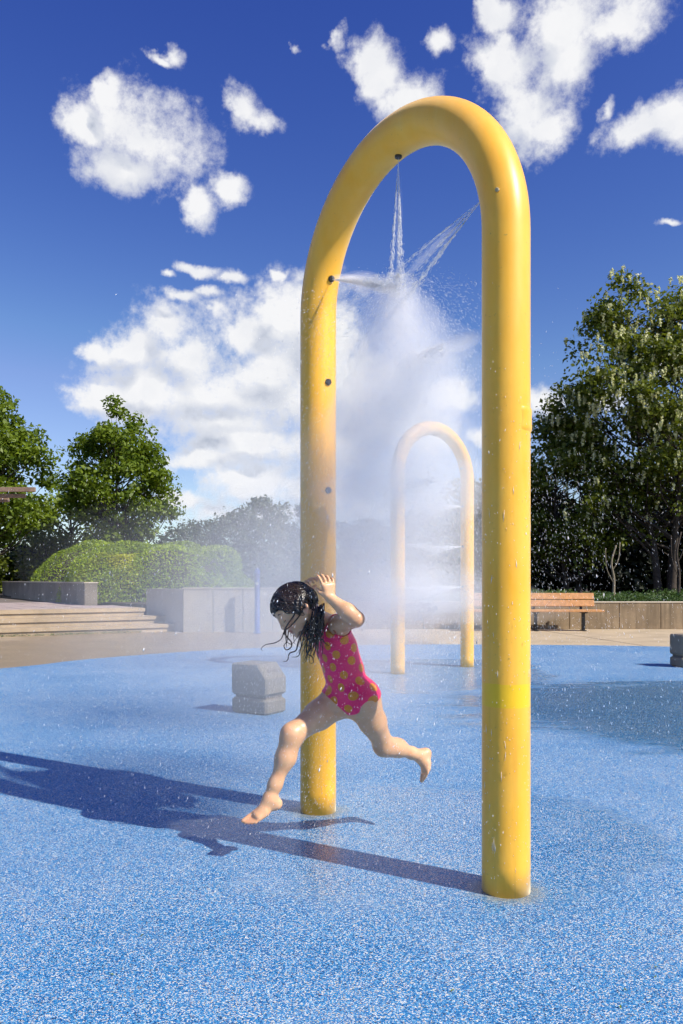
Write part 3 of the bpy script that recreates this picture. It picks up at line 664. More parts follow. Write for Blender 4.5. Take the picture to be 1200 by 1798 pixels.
# ------------------------------------------------------------------ the running child
SUIT = {}
def bodyparts():
    nrmz = lambda v: np.array(v)/np.linalg.norm(v)
    U = nrmz(P(570, 1092, 3.31)-P(617, 1222, 3.315)); F_ = np.array([-.72, -.69, 0]); F_ = nrmz(F_-U*(F_@U)); L = np.cross(U, F_)
    fr = np.array([F_, L, U]); pr = []
    def cap(a, b, ra, rb, k=.02, g='body'): pr.append(('c', np.array(a), np.array(b), ra, rb, k, g))
    def ell(c, ax, f, k=.03, g='body'): pr.append(('e', np.array(c), np.array(ax), np.array(f), 0, k, g))
    def sub(c, r, k=.012): pr.append(('s', np.array(c), None, r, 0, k, 'body'))
    pel = P(616, 1221, 3.315); abd = P(604, 1178, 3.315); rib = P(591, 1138, 3.315); upc = P(577, 1108, 3.312)
    ell(pel, (.076, .094, .076), fr, .03, 'torso'); ell(abd, (.074, .084, .082), fr, .04, 'torso'); ell(rib, (.072, .090, .086), fr, .04, 'torso'); ell(upc, (.056, .094, .048), fr, .04, 'torso')
    for s in (-1, 1):
        ell(pel-F_*.036+L*.040*s-U*.020, (.052, .054, .056), fr, .04, 'torso')
    cro = P(606, 1249, 3.30)
    cap(pel-U*.03, cro+U*.03, .05, .036, .03, 'torso')
    # right leg leads, left leg trails
    hR, kR, aR = P(596, 1229, 3.36), P(514, 1290, 3.22), P(474, 1402, 3.19)
    hL, kL, aL = P(637, 1231, 3.27), P(675, 1309, 3.40), P(737, 1327, 3.53)
    for h, k, a, bend, s in ((hR, kR, aR, 1, 1.0), (hL, kL, aL, 1, .95)):
        m = h*.55+k*.45
        cap(h, m, .071*s, .0580*s, .045); cap(m, k, .0575*s, .0385*s, .02)
        kd = nrmz(k-h); sdn = nrmz(a-k); fw = nrmz(kd-sdn+1e-6)
        cap(k+fw*.008, k+fw*.008+sdn*.02, .031*s, .028*s, .03)
        c1 = k*.66+a*.34-fw*.007; cap(k, c1, .0350*s, .0345*s, .04); cap(c1, k*.22+a*.78-fw*.002, .0345*s, .0235*s, .04); cap(k*.22+a*.78-fw*.002, a, .0235*s, .0215*s, .03)
    def foot(a, heel, ball, toe, side, flip):
        d = nrmz(toe-heel); sn_ = nrmz(np.cross(d, side)); sd_ = nrmz(np.cross(sn_, d))
        cap(a, heel, .022, .0215, .018); cap(heel, heel*.45+ball*.55+sd_*.004, .021, .0165, .018)
        cap(a, ball, .0205, .0145, .025)
        for q in (-1, -.33, .33, 1): cap(heel*.35+ball*.65+sd_*q*.011, ball+sd_*q*.0165, .0140, .0112, .015)
        L0 = np.linalg.norm(toe-ball)
        for i, (q, r, ln) in enumerate(((-.95, .0098, 1.35), (-.30, .0062, 1.3), (.18, .0058, 1.1), (.60, .0055, .85), (1.0, .0052, .55))):
            b0 = ball+sd_*q*.0225*flip; t0 = b0+d*L0*ln-np.array([0, 0, .004])
            cap(b0, t0, r, r*.95, .003, 'digit')
        # ankle bones
        for s in (-1, 1): cap(a+sd_*s*.017, a+sd_*s*.018, .0075, .0075, .012)
    foot(aR, P(485, 1411, 3.20), P(452, 1432, 3.165), P(438, 1443, 3.15), np.array([-.45, .80, .45]), -1)
    foot(aL, P(748, 1323, 3.545), P(748, 1350, 3.525), P(742, 1362, 3.51), np.array([.35, -.9, .1]), 1)
    # arms
    sL, eL, wL = P(598, 1097, 3.235), P(626, 1087, 3.10), P(579, 1049, 3.13)
    sR, eR, wR = P(541, 1096, 3.385), P(507, 1068, 3.45), P(536, 1043, 3.42)
    cap(upc+L*.06+U*.012, sL, .040, .038, .03); cap(upc-L*.06+U*.012, sR, .040, .038, .03)
    for s, e, w_ in ((sL, eL, wL), (sR, eR, wR)):
        cap(s, e, .0345, .0295, .025); cap(e, e*.68+w_*.32, .0285, .031, .015); cap(e*.68+w_*.32, w_, .031, .0185, .02)
    def hand(w_, up, pn, spread, curl):
        up = nrmz(up); pn = nrmz(pn-up*(pn@up)); sp = nrmz(spread-up*(spread@up)-pn*(spread@pn))
        for q in (-1, -.3, .35, 1): cap(w_+up*.008+sp*q*.010, w_+up*.046+sp*q*.019, .0115, .0095, .010)
        for i, (q, r, ln) in enumerate(((-1.05, .0058, .95), (-.36, .0061, 1.05), (.33, .0059, .99), (1.0, .0053, .8))):
            b0 = w_+up*.047+sp*q*.0215; c_ = curl+.12*i
            d1 = nrmz(up*math.cos(c_*.45)+pn*math.sin(c_*.45)+sp*q*.20); p1 = b0+d1*.024*ln
            d2 = nrmz(up*math.cos(c_*1.2)+pn*math.sin(c_*1.2)+sp*q*.12); p2 = p1+d2*.017*ln
            d3 = nrmz(up*math.cos(c_*1.9)+pn*math.sin(c_*1.9)); p3 = p2+d3*.013*ln
            cap(b0, p1, r*1.06, r, .005, 'digit'); cap(p1, p2, r, r*.95, .003, 'digit'); cap(p2, p3, r*.95, r*.86, .003, 'digit')
        t0 = w_+up*.012-sp*.016; t1 = t0+nrmz(up*.55-sp*.75+pn*.55)*.024; t2 = t1+nrmz(up*.75-sp*.35+pn*.55)*.017
        cap(t0, t1, .0105, .0085, .01); cap(t1, t2, .0085, .0072, .004, 'digit')
    hand(wL, P(575, 1008, 3.12)-wL, np.array([-.45, .85, .1]), np.array([.85, .45, 0]), .55)
    hand(wR, P(542, 1006, 3.40)-wR, np.array([.85, -.5, .1]), np.array([-.4, -.9, 0]), 1.0)
    # head and neck
    Hc = P(518, 1064, 3.262)
    hF = nrmz([-.70, -.34, -.63]); hU = np.array([-.67, 0, .74]); hU = nrmz(hU-hF*(hU@hF)); hL = np.cross(hU, hF); hf = np.array([hF, hL, hU])
    H = lambda f, l, u: Hc+hF*f+hL*l+hU*u
    cap(upc+U*.02-F_*.006, H(-.03, 0, -.065), .043, .037, .03); cap(P(568, 1094, 3.312), H(-.012, 0, -.05), .036, .036, .02)
    ell(Hc, (.088, .071, .083), hf, .02); ell(H(.026, 0, -.045), (.056, .056, .060), hf, .025)
    cap(H(.060, -.012, -.088), H(.060, .012, -.088), .019, .019, .022)
    for s in (-1, 1):
        ell(H(.048, .032*s, -.046), (.030, .026, .028), hf, .018)
        cap(H(.0, .052*s, -.055), H(.05, .018*s, -.090), .018, .017, .02)
    for s in (-1, 1): sub(H(.098, .029*s, -.012), .0145, .012)
    for s in (-1, 1): ell(H(.0755, .028*s, -.0135), (.0095, .0135, .0095), hf, .005)
    cap(H(.083, 0, -.004), H(.097, 0, -.034), .0070, .0078, .010)
    for s in (-1, 1): ell(H(.090, .0085*s, -.037), (.007, .006, .005), hf, .005)
    ell(H(.0795, 0, -.061), (.009, .019, .0052), hf, .006); ell(H(.0775, 0, -.070), (.0085, .016, .0055), hf, .005)
    for s in (-1, 1):
        er = Matrix.Rotation(-.30, 3, Vector(hL)); eF, eU = np.array(er @ Vector(hF)), np.array(er @ Vector(hU)); ef = np.array([eF, nrmz(hL*1.0-hF*.35*s*s*0), eU])
        c = H(-.004, .0735*s, -.030)
        ell(c, (.0185, .0085, .0275), ef, .004); 
        pr.append(('s', c+hL*.012*s+eF*.002, None, .0105, 0, .006, 'body')); cap(c-eU*.024, c-eU*.028, .0065, .006, .005)
    SUIT.update(dict(U=U, F=F_, L=L, pel=pel, cro=cro, sL=sL, sR=sR, hR=hR, kR=kR, hL=hL, kL=kL, upc=upc, H=H, Hc=Hc, hF=hF, hL_=hL, hU=hU, hf=hf, hipL=hL))
    SUIT['hipL'] = P(637, 1231, 3.27)
    SUIT['knees'] = (kR, kL); SUIT['elbows'] = (eL, eR)
    return pr
VOX = .0034
LO = np.array([-.46, 2.98, .09]); HI = np.array([.44, 3.66, 1.18])
dims = np.ceil((HI-LO)/VOX).astype(int)
def grid(i0, i1): return [LO[k]+VOX*np.arange(i0[k], i1[k], dtype=np.float32) for k in range(3)]
def eval_sdf(prims, groups=None):
    f = np.full(dims, .08, np.float32)
    for kind, a, b, c, d, k, g in prims:
        if groups and g not in groups: continue
        if kind == 'c': lo = np.minimum(a-c, b-d); hi = np.maximum(a+c, b+d)
        elif kind == 'e': r = max(b); lo, hi = a-r, a+r
        else: lo, hi = a-c, a+c
        mgn = max(.03, 2*k)
        i0 = np.maximum(((lo-mgn-LO)/VOX).astype(int), 0); i1 = np.minimum(((hi+mgn-LO)/VOX).astype(int)+1, dims)
        if (i1 <= i0).any(): continue
        x, y, z = np.meshgrid(*grid(i0, i1), indexing='ij', sparse=True)
        sl = tuple(slice(p, q) for p, q in zip(i0, i1))
        if kind == 'c':
            ba = b-a; L2 = float(ba@ba)+1e-9
            px, py, pz = x-np.float32(a[0]), y-np.float32(a[1]), z-np.float32(a[2])
            h = np.clip((px*np.float32(ba[0])+py*np.float32(ba[1])+pz*np.float32(ba[2]))/np.float32(L2), 0, 1)
            s = np.sqrt((px-h*np.float32(ba[0]))**2+(py-h*np.float32(ba[1]))**2+(pz-h*np.float32(ba[2]))**2)-(np.float32(c)+h*np.float32(d-c))
        elif kind == 'e':
            px, py, pz = x-np.float32(a[0]), y-np.float32(a[1]), z-np.float32(a[2]); q = [px*np.float32(c[i][0])+py*np.float32(c[i][1])+pz*np.float32(c[i][2]) for i in range(3)]
            k0 = np.sqrt(sum((q[i]/np.float32(b[i]))**2 for i in range(3))); k1 = np.sqrt(sum((q[i]/np.float32(b[i]**2))**2 for i in range(3)))+np.float32(1e-6)
            s = k0*(k0-1)/k1
        else:
            s = -(np.sqrt((x-np.float32(a[0]))**2+(y-np.float32(a[1]))**2+(z-np.float32(a[2]))**2)-np.float32(c))
        cur = f[sl]; k = np.float32(k)
        if kind == 's':
            hh = np.maximum(k-np.abs(cur-s), 0)/k; f[sl] = np.maximum(cur, s)+hh*hh*k*.25
        else:
            hh = np.maximum(k-np.abs(cur-s), 0)/k; f[sl] = np.minimum(cur, s)-hh*hh*k*.25
    return f
def surface_nets(f):
    ins = f < 0; n = np.array(f.shape)
    c = [ins[i:n[0]-1+i, j:n[1]-1+j, k:n[2]-1+k] for i in (0, 1) for j in (0, 1) for k in (0, 1)]
    s = sum(x.astype(np.int8) for x in c); act = (s > 0) & (s < 8)
    ci = np.argwhere(act); vid = np.full(act.shape, -1, np.int32); vid[act] = np.arange(len(ci))
    acc = np.zeros((len(ci), 3)); cnt = np.zeros(len(ci)); cor = [(i, j, k) for i in (0, 1) for j in (0, 1) for k in (0, 1)]
    val = np.stack([f[ci[:, 0]+i, ci[:, 1]+j, ci[:, 2]+k] for i, j, k in cor], 1)
    for a in range(8):
        for b in range(a+1, 8):
            d = np.abs(np.array(cor[a])-np.array(cor[b]))
            if d.sum() != 1: continue
            m = (val[:, a] < 0) != (val[:, b] < 0); t = np.where(m, val[:, a]/(val[:, a]-val[:, b]+1e-12), 0)
            p = np.array(cor[a])+t[:, None]*(np.array(cor[b])-np.array(cor[a])); acc += p*m[:, None]; cnt += m
    V = LO+VOX*(ci+acc/np.maximum(cnt, 1)[:, None]); Q = []
    for ax in range(3):
        u, v = (ax+1) % 3, (ax+2) % 3
        s0 = [slice(1, -1)]*3; s1 = [slice(1, -1)]*3; s0[ax] = slice(0, -1); s1[ax] = slice(1, None)
        A, B = ins[tuple(s0)], ins[tuple(s1)]; e = np.argwhere(A != B)
        flip = A[tuple(e.T)]; e = e+np.array([1 if k != ax else 0 for k in range(3)])
        eu = np.eye(3, dtype=int)[u]; ev = np.eye(3, dtype=int)[v]
        q = np.stack([vid[tuple((e-eu-ev).T)], vid[tuple((e-ev).T)], vid[tuple(e.T)], vid[tuple((e-eu).T)]], 1)
        q[~flip] = q[~flip][:, ::-1]; Q.append(q)
    Q = np.concatenate(Q); Q = Q[(Q >= 0).all(1)]; return V, Q
def relax(V, Q, it=2, lam=.5):
    for _ in range(it):
        S = np.zeros_like(V); C = np.zeros(len(V))
        for a, b in ((0, 1), (1, 2), (2, 3), (3, 0)):
            for i, j_ in ((a, b), (b, a)):
                np.add.at(S, Q[:, i], V[Q[:, j_]]); np.add.at(C, Q[:, i], 1)
        V = V*(1-lam)+lam*S/np.maximum(C, 1)[:, None]
    return V
prims = bodyparts(); S = SUIT
sdf = eval_sdf(prims)
V, Q = surface_nets(sdf); V = relax(V, Q, 3, .45)
base = np.array([S['pel'][0], S['pel'][1], .004])
skin, t = mat('wet_skin'); pos = geopos(t)
at = t.node('ShaderNodeAttribute', attribute_name='flush')
mot = t.noise(pos, 26, 4, .6)
col = t.mix(t.rng(mot, .3, .7), (.66, .365, .19), (.73, .43, .245)); col = t.mix(at.outputs['Fac'], col, (.55, .17, .10))
t.put(t.b.inputs['Base Color'], col); t.put(t.b.inputs['Roughness'], t.rng(t.noise(pos, 60, 3), .35, .65, .34, .58))
t.b.inputs['Subsurface Weight'].default_value = .18; t.b.inputs['Subsurface Radius'].default_value = (1, .35, .2); t.b.inputs['Subsurface Scale'].default_value = .008
t.b.inputs['Coat Weight'].default_value = .14; t.b.inputs['Coat Roughness'].default_value = .18
bump(t, t.math('ADD', t.noise(pos, 240, 3), t.math('MULTIPLY', t.noise(pos, 55, 4, .6), 1.6)), .16, .003)
H = S['H']
body_me = mesh('body', V-base, Q, True)
def near(c, r): return np.clip(1-np.linalg.norm(V-np.array(c), axis=1)/r, 0, 1)
fl = np.zeros(len(V))
for s in (-1, 1): fl = np.maximum(fl, near(H(.07, .042*s, -.045), .03)*.45)
for q in (-.012, 0, .012): fl = np.maximum(fl, np.clip(near(H(.087, q, -.065), .013)*2, 0, .95))
for k in S['knees']+S['elbows']: fl = np.maximum(fl, near(k, .06)*.30)
for c in (P(440, 1442, 3.15), P(748, 1340, 3.55), P(748, 1322, 3.56)): fl = np.maximum(fl, near(c, .05)*.28)
for s in (-1, 1): fl = np.maximum(fl, near(H(-.004, .08*s, -.03), .035)*.5)
body_me.attributes.new('flush', 'FLOAT', 'POINT').data.foreach_set('value', fl.astype(np.float32))
child = link('person', body_me, skin, None, base)
tag(child, 'running child in a pink swimsuit with orange dots and long wet dark hair', 'person')
# swimsuit: a thin shell over the trunk, cut at the neck, the armholes and the legs
ax = [LO[k]+VOX*np.arange(dims[k], dtype=np.float32) for k in range(3)]
gx, gy, gz = np.meshgrid(*ax, indexing='ij', sparse=True)
def half(pt, n):
    n = np.asarray(n, float)/np.linalg.norm(n); return (gx-np.float32(pt[0]))*np.float32(n[0])+(gy-np.float32(pt[1]))*np.float32(n[1])+(gz-np.float32(pt[2]))*np.float32(n[2])
def ball(c, r): return np.sqrt((gx-np.float32(c[0]))**2+(gy-np.float32(c[1]))**2+(gz-np.float32(c[2]))**2)-np.float32(r)
def caps(a, b, r):
    ba = b-a; h = np.clip(((gx-np.float32(a[0]))*np.float32(ba[0])+(gy-np.float32(a[1]))*np.float32(ba[1])+(gz-np.float32(a[2]))*np.float32(ba[2]))/np.float32(ba@ba), 0, 1)
    return np.sqrt((gx-np.float32(a[0])-h*np.float32(ba[0]))**2+(gy-np.float32(a[1])-h*np.float32(ba[1]))**2+(gz-np.float32(a[2])-h*np.float32(ba[2]))**2)-np.float32(r)
U, Fd, Ld = S['U'], S['F'], S['L']
tors = eval_sdf(prims, ('torso',))
shell = np.maximum(sdf-np.float32(.0042), tors-np.float32(.034))
def legplane(outer, thigh, wgt):
    e = outer-S['cro']; e = e/np.linalg.norm(e); tn = thigh/np.linalg.norm(thigh); n = tn*wgt-U*(1-wgt); n = n-e*(n@e)
    return half(S['cro']-U*.006, n)
reg = np.maximum(legplane(P(672, 1222, 3.24), S['kL']-S['hipL'], .45), legplane(P(556, 1204, 3.39), S['kR']-S['hR'], .5))
reg = np.maximum(reg, half(S['upc']+U*.058, U))
reg = np.maximum(reg, -caps(S['sL']-Ld*.006, S['sL']+Ld*.12-U*.0, .047)); reg = np.maximum(reg, -caps(S['sR']+Ld*.006, S['sR']-Ld*.12, .047))
reg = np.maximum(reg, -ball(S['upc']+U*.085+Fd*.05, .075))
reg = np.maximum(reg, -half(S['pel']-U*.20, U)); reg = np.maximum(reg, ball(P(596, 1165, 3.315), .225))
sv, sq = surface_nets(np.maximum(shell, reg)); sv = relax(sv, sq, 2, .4)
suit_m, t = mat('pink_dotted_suit'); uv = t.node('ShaderNodeUVMap', uv_map='UVMap').outputs[0]
sep = t.node('ShaderNodeSeparateXYZ'); t.put(sep.inputs[0], uv); sx_, sy_ = .080, .043
row = t.math('FLOOR', t.math('DIVIDE', sep.outputs[1], sy_)); uu = t.math('ADD', t.math('DIVIDE', sep.outputs[0], sx_), t.math('MULTIPLY', t.math('MODULO', t.math('ABSOLUTE', row), 2.0), .5))
cell = t.math('FLOOR', uu); wn = t.node('ShaderNodeTexWhiteNoise', noise_dimensions='2D'); cmb = t.node('ShaderNodeCombineXYZ'); t.put(cmb.inputs[0], cell); t.put(cmb.inputs[1], row); t.l.new(cmb.outputs[0], wn.inputs['Vector'])
jit = t.node('ShaderNodeSeparateColor'); t.l.new(wn.outputs['Color'], jit.inputs[0])
cx = t.math('MULTIPLY', t.math('SUBTRACT', t.math('SUBTRACT', t.math('FRACT', uu), .5), t.math('MULTIPLY', t.math('SUBTRACT', jit.outputs[0], .5), .22)), sx_)
cyy = t.math('MULTIPLY', t.math('SUBTRACT', t.math('FRACT', t.math('DIVIDE', sep.outputs[1], sy_)), .5), sy_)
dist = t.math('SQRT', t.math('ADD', t.math('MULTIPLY', cx, cx), t.math('MULTIPLY', cyy, cyy)))
dot = t.rng(dist, .0165, .0178, 1, 0)
weave = t.noise(uv, 260, 3)
pink = t.mix(t.rng(t.noise(uv, 14, 3), .3, .7), (.76, .008, .095), (.85, .012, .14))
orange = t.mix(t.rng(weave, .35, .65), (.56, .17, .008), (.72, .27, .012))
t.put(t.b.inputs['Base Color'], t.mix(dot, pink, orange)); t.b.inputs['Roughness'].default_value = .38; t.b.inputs['Sheen Weight'].default_value = .15
wr = t.noise(t.vec('MULTIPLY', uv, (9, 30, 1)), 1.4, 4, .6)
bump(t, t.math('ADD', t.math('MULTIPLY', wr, 1.0), t.math('MULTIPLY', weave, .06)), .45, .008)
sme = mesh('swimsuit', sv-base, sq, True); rel = sv-S['pel']; th = np.arctan2(rel@Ld, rel@Fd)*.088; hgt = rel@U
uvl = sme.uv_layers.new(name='UVMap'); li = np.zeros(len(sme.loops), np.int32); sme.loops.foreach_get('vertex_index', li)
uvl.data.foreach_set('uv', np.stack([th[li], hgt[li]+1.0], 1).astype(np.float32).ravel())
link('swimsuit', sme, suit_m, child)
# hair: scalp cap with combed wet strands, loose locks swinging forward
hair_m, t = mat('wet_dark_hair'); pos = geopos(t)
t.put(t.b.inputs['Base Color'], t.mix(t.noise(pos, 90, 2), (.006, .004, .0035), (.045, .026, .017))); t.b.inputs['Roughness'].default_value = .20; t.b.inputs['Specular IOR Level'].default_value = .7
Hc, hF, hL, hU = S['Hc'], S['hF'], S['hL_'], S['hU']; HR = np.array([.094, .0775, .0895])
hv = []; hfc = []
def hpt(d, k=1.0): q = d*HR*k; return Hc+hF*q[0]+hL*q[1]+hU*q[2]
def cutv(d): q = d*HR; return q[0]*.74-q[2]*.66-.030-.006*math.sin(q[1]*95+1)-.003*math.sin(q[1]*230)+.10*max(0, abs(q[1])-.045)*(q[2] < .02)
cap_ = MB(); na, nb = 56, 36; ok = {}
for i in range(nb+1):
    th_ = math.pi*i/nb
    for k in range(na):
        ph_ = 2*math.pi*k/na; d = np.array([math.cos(ph_)*math.sin(th_), math.sin(ph_)*math.sin(th_), math.cos(th_)])
        c_ = cutv(d); kk = 1.0-max(0, c_+.012)*2.2
        hv.append(hpt(d, kk)-base); ok[(i, k)] = c_ < .014 and d[2] > -.86
for i in range(nb):
    for k in range(na):
        qd = [(i, k), (i+1, k), (i+1, (k+1) % na), (i, (k+1) % na)]
        if all(ok[q] for q in qd): hfc.append([q[0]*na+q[1] for q in qd])
cap_.add(hv, hfc)
r2 = np.random.default_rng(5)
for i in range(240):
    # strands drawn from a parting over the crown towards the back and the sides
    s0 = r2.uniform(-.5, 1.0); d = np.array([math.sin(s0)*.95, r2.normal()*.10+.06, math.cos(s0)]); d /= np.linalg.norm(d)
    side = 1 if r2.random() < .62 else -1; tgt = np.array([r2.uniform(-1.15, .25), side*r2.uniform(.45, 1.1), -.75]); pts = []
    lift = r2.uniform(1.0, 1.075); w1 = r2.uniform(0, 6); amp = r2.uniform(.01, .09)
    for j_ in range(26):
        if cutv(d) > .012 or d[2] < -.8: break
        pts.append(hpt(d, lift)-base)
        st_ = tgt-d; st_ -= d*(st_@d); st_ /= np.linalg.norm(st_)+1e-9; ft = np.cross(d, st_)
        d = d+st_*.075+ft*amp*math.sin(w1+j_*.6); d /= np.linalg.norm(d)
    if len(pts) > 4:
        rr_ = r2.uniform(.0012, .0034); cap_.tube(pts, np.interp(np.linspace(0, 1, len(pts)), [0, .2, .9, 1], [.0006, rr_, rr_, .0008]), 5, cap=False)
locks = []
def lock(pp, r0=.0035, r1=.0008, n=8):
    sp_ = crspline([P(*q)-base for q in pp], n); cap_.tube(sp_, np.interp(np.linspace(0, 1, len(sp_)), [0, .12, .6, 1], [r0*.8, r0, r0*.75, r1]), 6)
lock([(536, 1060, 3.185), (527, 1080, 3.18), (512, 1098, 3.18), (500, 1108, 3.18), (494, 1122, 3.185), (482, 1129, 3.19), (467, 1132, 3.20), (459, 1139, 3.20), (462, 1143, 3.20)], .0028)
lock([(525, 1062, 3.185), (517, 1080, 3.18), (506, 1096, 3.18), (500, 1108, 3.182), (504, 1118, 3.185), (512, 1128, 3.19), (511, 1137, 3.19), (503, 1141, 3.19), (499, 1134, 3.19), (504, 1128, 3.19), (512, 1131, 3.19), (520, 1122, 3.19), (527, 1110, 3.19)], .0034)
lock([(540, 1090, 3.19), (531, 1110, 3.185), (524, 1128, 3.185), (520, 1142, 3.19), (509, 1147, 3.19), (506, 1157, 3.19), (503, 1161, 3.19), (497, 1161, 3.19)], .0036)
lock([(542, 1095, 3.19), (534, 1118, 3.185), (528, 1140, 3.185), (524, 1152, 3.19), (513, 1154, 3.19)], .0032)
lock([(546, 1098, 3.19), (540, 1125, 3.185), (539, 1146, 3.185), (548, 1153, 3.19), (551, 1162, 3.19), (546, 1166, 3.19)], .0034)
lock([(553, 1090, 3.185), (560, 1112, 3.165), (570, 1128, 3.16), (578, 1134, 3.16)], .003)
for i in range(120):
    x0 = r2.uniform(547, 570); y0 = r2.uniform(1058, 1090); yy = 3.205+r2.uniform(-.025, .03)+max(0, 548-x0)*.0006
    x1 = x0+r2.uniform(-20, 4)-6; y1 = r2.uniform(1108, 1158) if i % 3 else r2.uniform(1100, 1125)
    wv = r2.uniform(-5, 5); ym = yy-.012
    lock([(x0, y0, yy), (x0-2+wv*.4, (y0*2+y1)/3, ym), (x0*.45+x1*.55-wv, (y0+2*y1)/3, ym), (x1, y1, ym+.004), (x1+r2.uniform(-5, 5), y1+r2.uniform(3, 8), ym+.004)], r2.uniform(.0010, .0030), .0005, 6)
for i in range(22):                                     # far side of the head
    x0 = r2.uniform(500, 550); y0 = r2.uniform(1075, 1090); x1 = x0+r2.uniform(-6, 22); y1 = r2.uniform(1105, 1140)
    lock([(x0, y0, 3.33), ((x0+x1)/2+r2.uniform(-4, 4), (y0+y1)/2, 3.335), (x1, y1, 3.33)], .004, .0008, 6)
link('hair', mesh('hair', cap_.v, cap_.f, True), hair_m, child)
for s in (-1, 1):
    mb = MB(); mb.tube(crspline([H(.0795, .014*s, .012)-base, H(.083, .028*s, .0165)-base, H(.074, .044*s, .011)-base], 5), [.0012, .0017, .002, .0022, .002, .002, .0018, .0015, .0012, .001, .0006], 5); mb.build('eyebrow', hair_m, child, True)

for s in (-1, 1):
    mb = MB(); mb.tube(crspline([H(.0805, .017*s, -.0185)-base, H(.0845, .028*s, -.0205)-base, H(.0775, .041*s, -.0175)-base], 5), [.0005]+[.0014]*9+[.0005], 5); mb.build('eyelash', hair_m, child, True)


# ------------------------------------------------------------------ water
wm, t = mat('spray_water')
df = t.node('ShaderNodeBsdfDiffuse'); df.inputs[0].default_value = (.95, .96, .98, 1); tl = t.node('ShaderNodeBsdfTranslucent'); tl.inputs[0].default_value = (.95, .96, .98, 1)
mx = t.node('ShaderNodeMixShader'); mx.inputs[0].default_value = .12; t.l.new(df.outputs[0], mx.inputs[1]); t.l.new(tl.outputs[0], mx.inputs[2])
gl = t.node('ShaderNodeBsdfGlossy'); gl.inputs['Roughness'].default_value = .15
m2 = t.node('ShaderNodeMixShader'); m2.inputs[0].default_value = .08; t.l.new(mx.outputs[0], m2.inputs[1]); t.l.new(gl.outputs[0], m2.inputs[2])
t.l.new(m2.outputs[0], t.n['Material Output'].inputs[0]); t.n.remove(t.b)
OCT = np.array([[2, 0, 4], [4, 0, 3], [3, 0, 5], [5, 0, 2], [4, 1, 2], [3, 1, 4], [5, 1, 3], [2, 1, 5]], np.int32)
def drops(C, Dr, ln, r):
    """slender drops: centre, direction, half length, radius"""
    n = len(C); Dr = Dr/np.linalg.norm(Dr, axis=1)[:, None]; A = np.cross(Dr, rng.normal(size=(n, 3))); A /= np.linalg.norm(A, axis=1)[:, None]; B = np.cross(Dr, A)
    ln = np.broadcast_to(ln, (n,))[:, None]; r = np.broadcast_to(r, (n,))[:, None]
    V = np.stack([C+Dr*ln, C-Dr*ln, C+A*r, C-A*r, C+B*r, C-B*r], 1).reshape(-1, 3)
    F = (np.arange(n)[:, None, None]*6+OCT[None]).reshape(-1, 3); return V, F.astype(np.int32)
rng = np.random.default_rng(77)
m1, ang1 = arch_frame(PL, PR); u1 = np.array([math.cos(ang1), math.sin(ang1), 0]); n1 = np.array([-u1[1], u1[0], 0])
m2_, ang2 = arch_frame(QL, QR)
def A1p(x, y, z): return np.array([m1[0], m1[1], 0])+u1*x+n1*y+np.array([0, 0, z])
def jet(label, src, dirn, length, fan, n, mid, frame, droop=.05, rs=.0011, flat=.25, strands=16, edge=False, s0=0.0):
    """a flat fan of fine strands that break up into drops"""
    mm, an = frame; uu_ = np.array([math.cos(an), math.sin(an), 0]); nn_ = np.array([-uu_[1], uu_[0], 0]); o3 = np.array([mm[0], mm[1], 0])
    W = lambda p: o3+uu_*p[0]+nn_*p[1]+np.array([0, 0, p[2]])
    src = np.array(src, float); dirn = np.array(dirn, float); dirn /= np.linalg.norm(dirn); per = np.cross(dirn, [0, 1, 0]); nrm_ = np.array([0, 1, 0.])
    sa = np.concatenate([[-fan, fan], rng.uniform(-fan, fan, strands*2-2)]) if edge else rng.normal(0, fan*.5, strands*2); strands *= 2; so = rng.normal(size=strands)*flat*fan
    k = rng.integers(0, strands, n); k[:n//2] = rng.integers(0, 3, n//2) if strands > 3 else k[:n//2]
    s = s0+rng.random(n)**.8*(length-s0); a = sa[k]+rng.normal(size=n)*fan*(.09 if edge else .22)*(s/length+.15); b = so[k]+rng.normal(size=n)*fan*.14*(s/length+.15)
    Pp = src+dirn*s[:, None]+per*(np.tan(a)*s)[:, None]+nrm_*(np.tan(b)*s)[:, None]; Pp[:, 2] -= droop*(s/length)**2
    Dp = dirn+per*np.tan(a)[:, None]+nrm_*np.tan(b)[:, None]; Dp[:, 2] -= droop*2*s/length/length
    C = np.array([W(p) for p in Pp]); Dd = uu_*Dp[:, :1]+nn_*Dp[:, 1:2]+np.array([0, 0, 1.])*Dp[:, 2:3]
    V, F = drops(C, Dd, (.003+.014*rng.random(n))*(1.2-s/length*.7), rs*.72*(.4+rng.random(n))*(1+.3*s/length))
    src_w = W(src); o = link('water_jet', mesh('water_jet', V-src_w, F), wm, None, src_w); tag(o, label, 'water jet', 'water jets of the spray arches'); return o
f1_ = (m1, ang1); f2_ = (m2_, ang2); ri = R_-D/2-.012; th = math.radians(18)
jet('two stranded water jet falling from the nozzle at the top of the near arch', (0, 0, ZS+ri), (-.03, 0, -1), .50, .090, 1700, 0, f1_, 0, .0007, .25, 3, True)
jet('wide water jet slanting down from the upper nozzle of the nearer post', (ri*math.cos(th), 0, ZS+ri*math.sin(th)), (-math.cos(th), 0, -math.sin(th)-.02), .52, .14, 1900, 0, f1_, .02, .0007, .25, 6, True)
jet('dense white water jet from the upper nozzle of the farther post', (-ri*math.cos(th), 0, ZS+ri*math.sin(th)), (math.cos(th), 0, -math.sin(th)-.02), .52, .11, 4200, 0, f1_, .02, .0009, .15, 12)
jet('fanned water jet from the nozzle halfway up the nearer post', (ri, 0, 2.0), (-1, 0, -.10), .50, .17, 1800, 0, f1_, .03, .0007, .2, 24, False, .22)
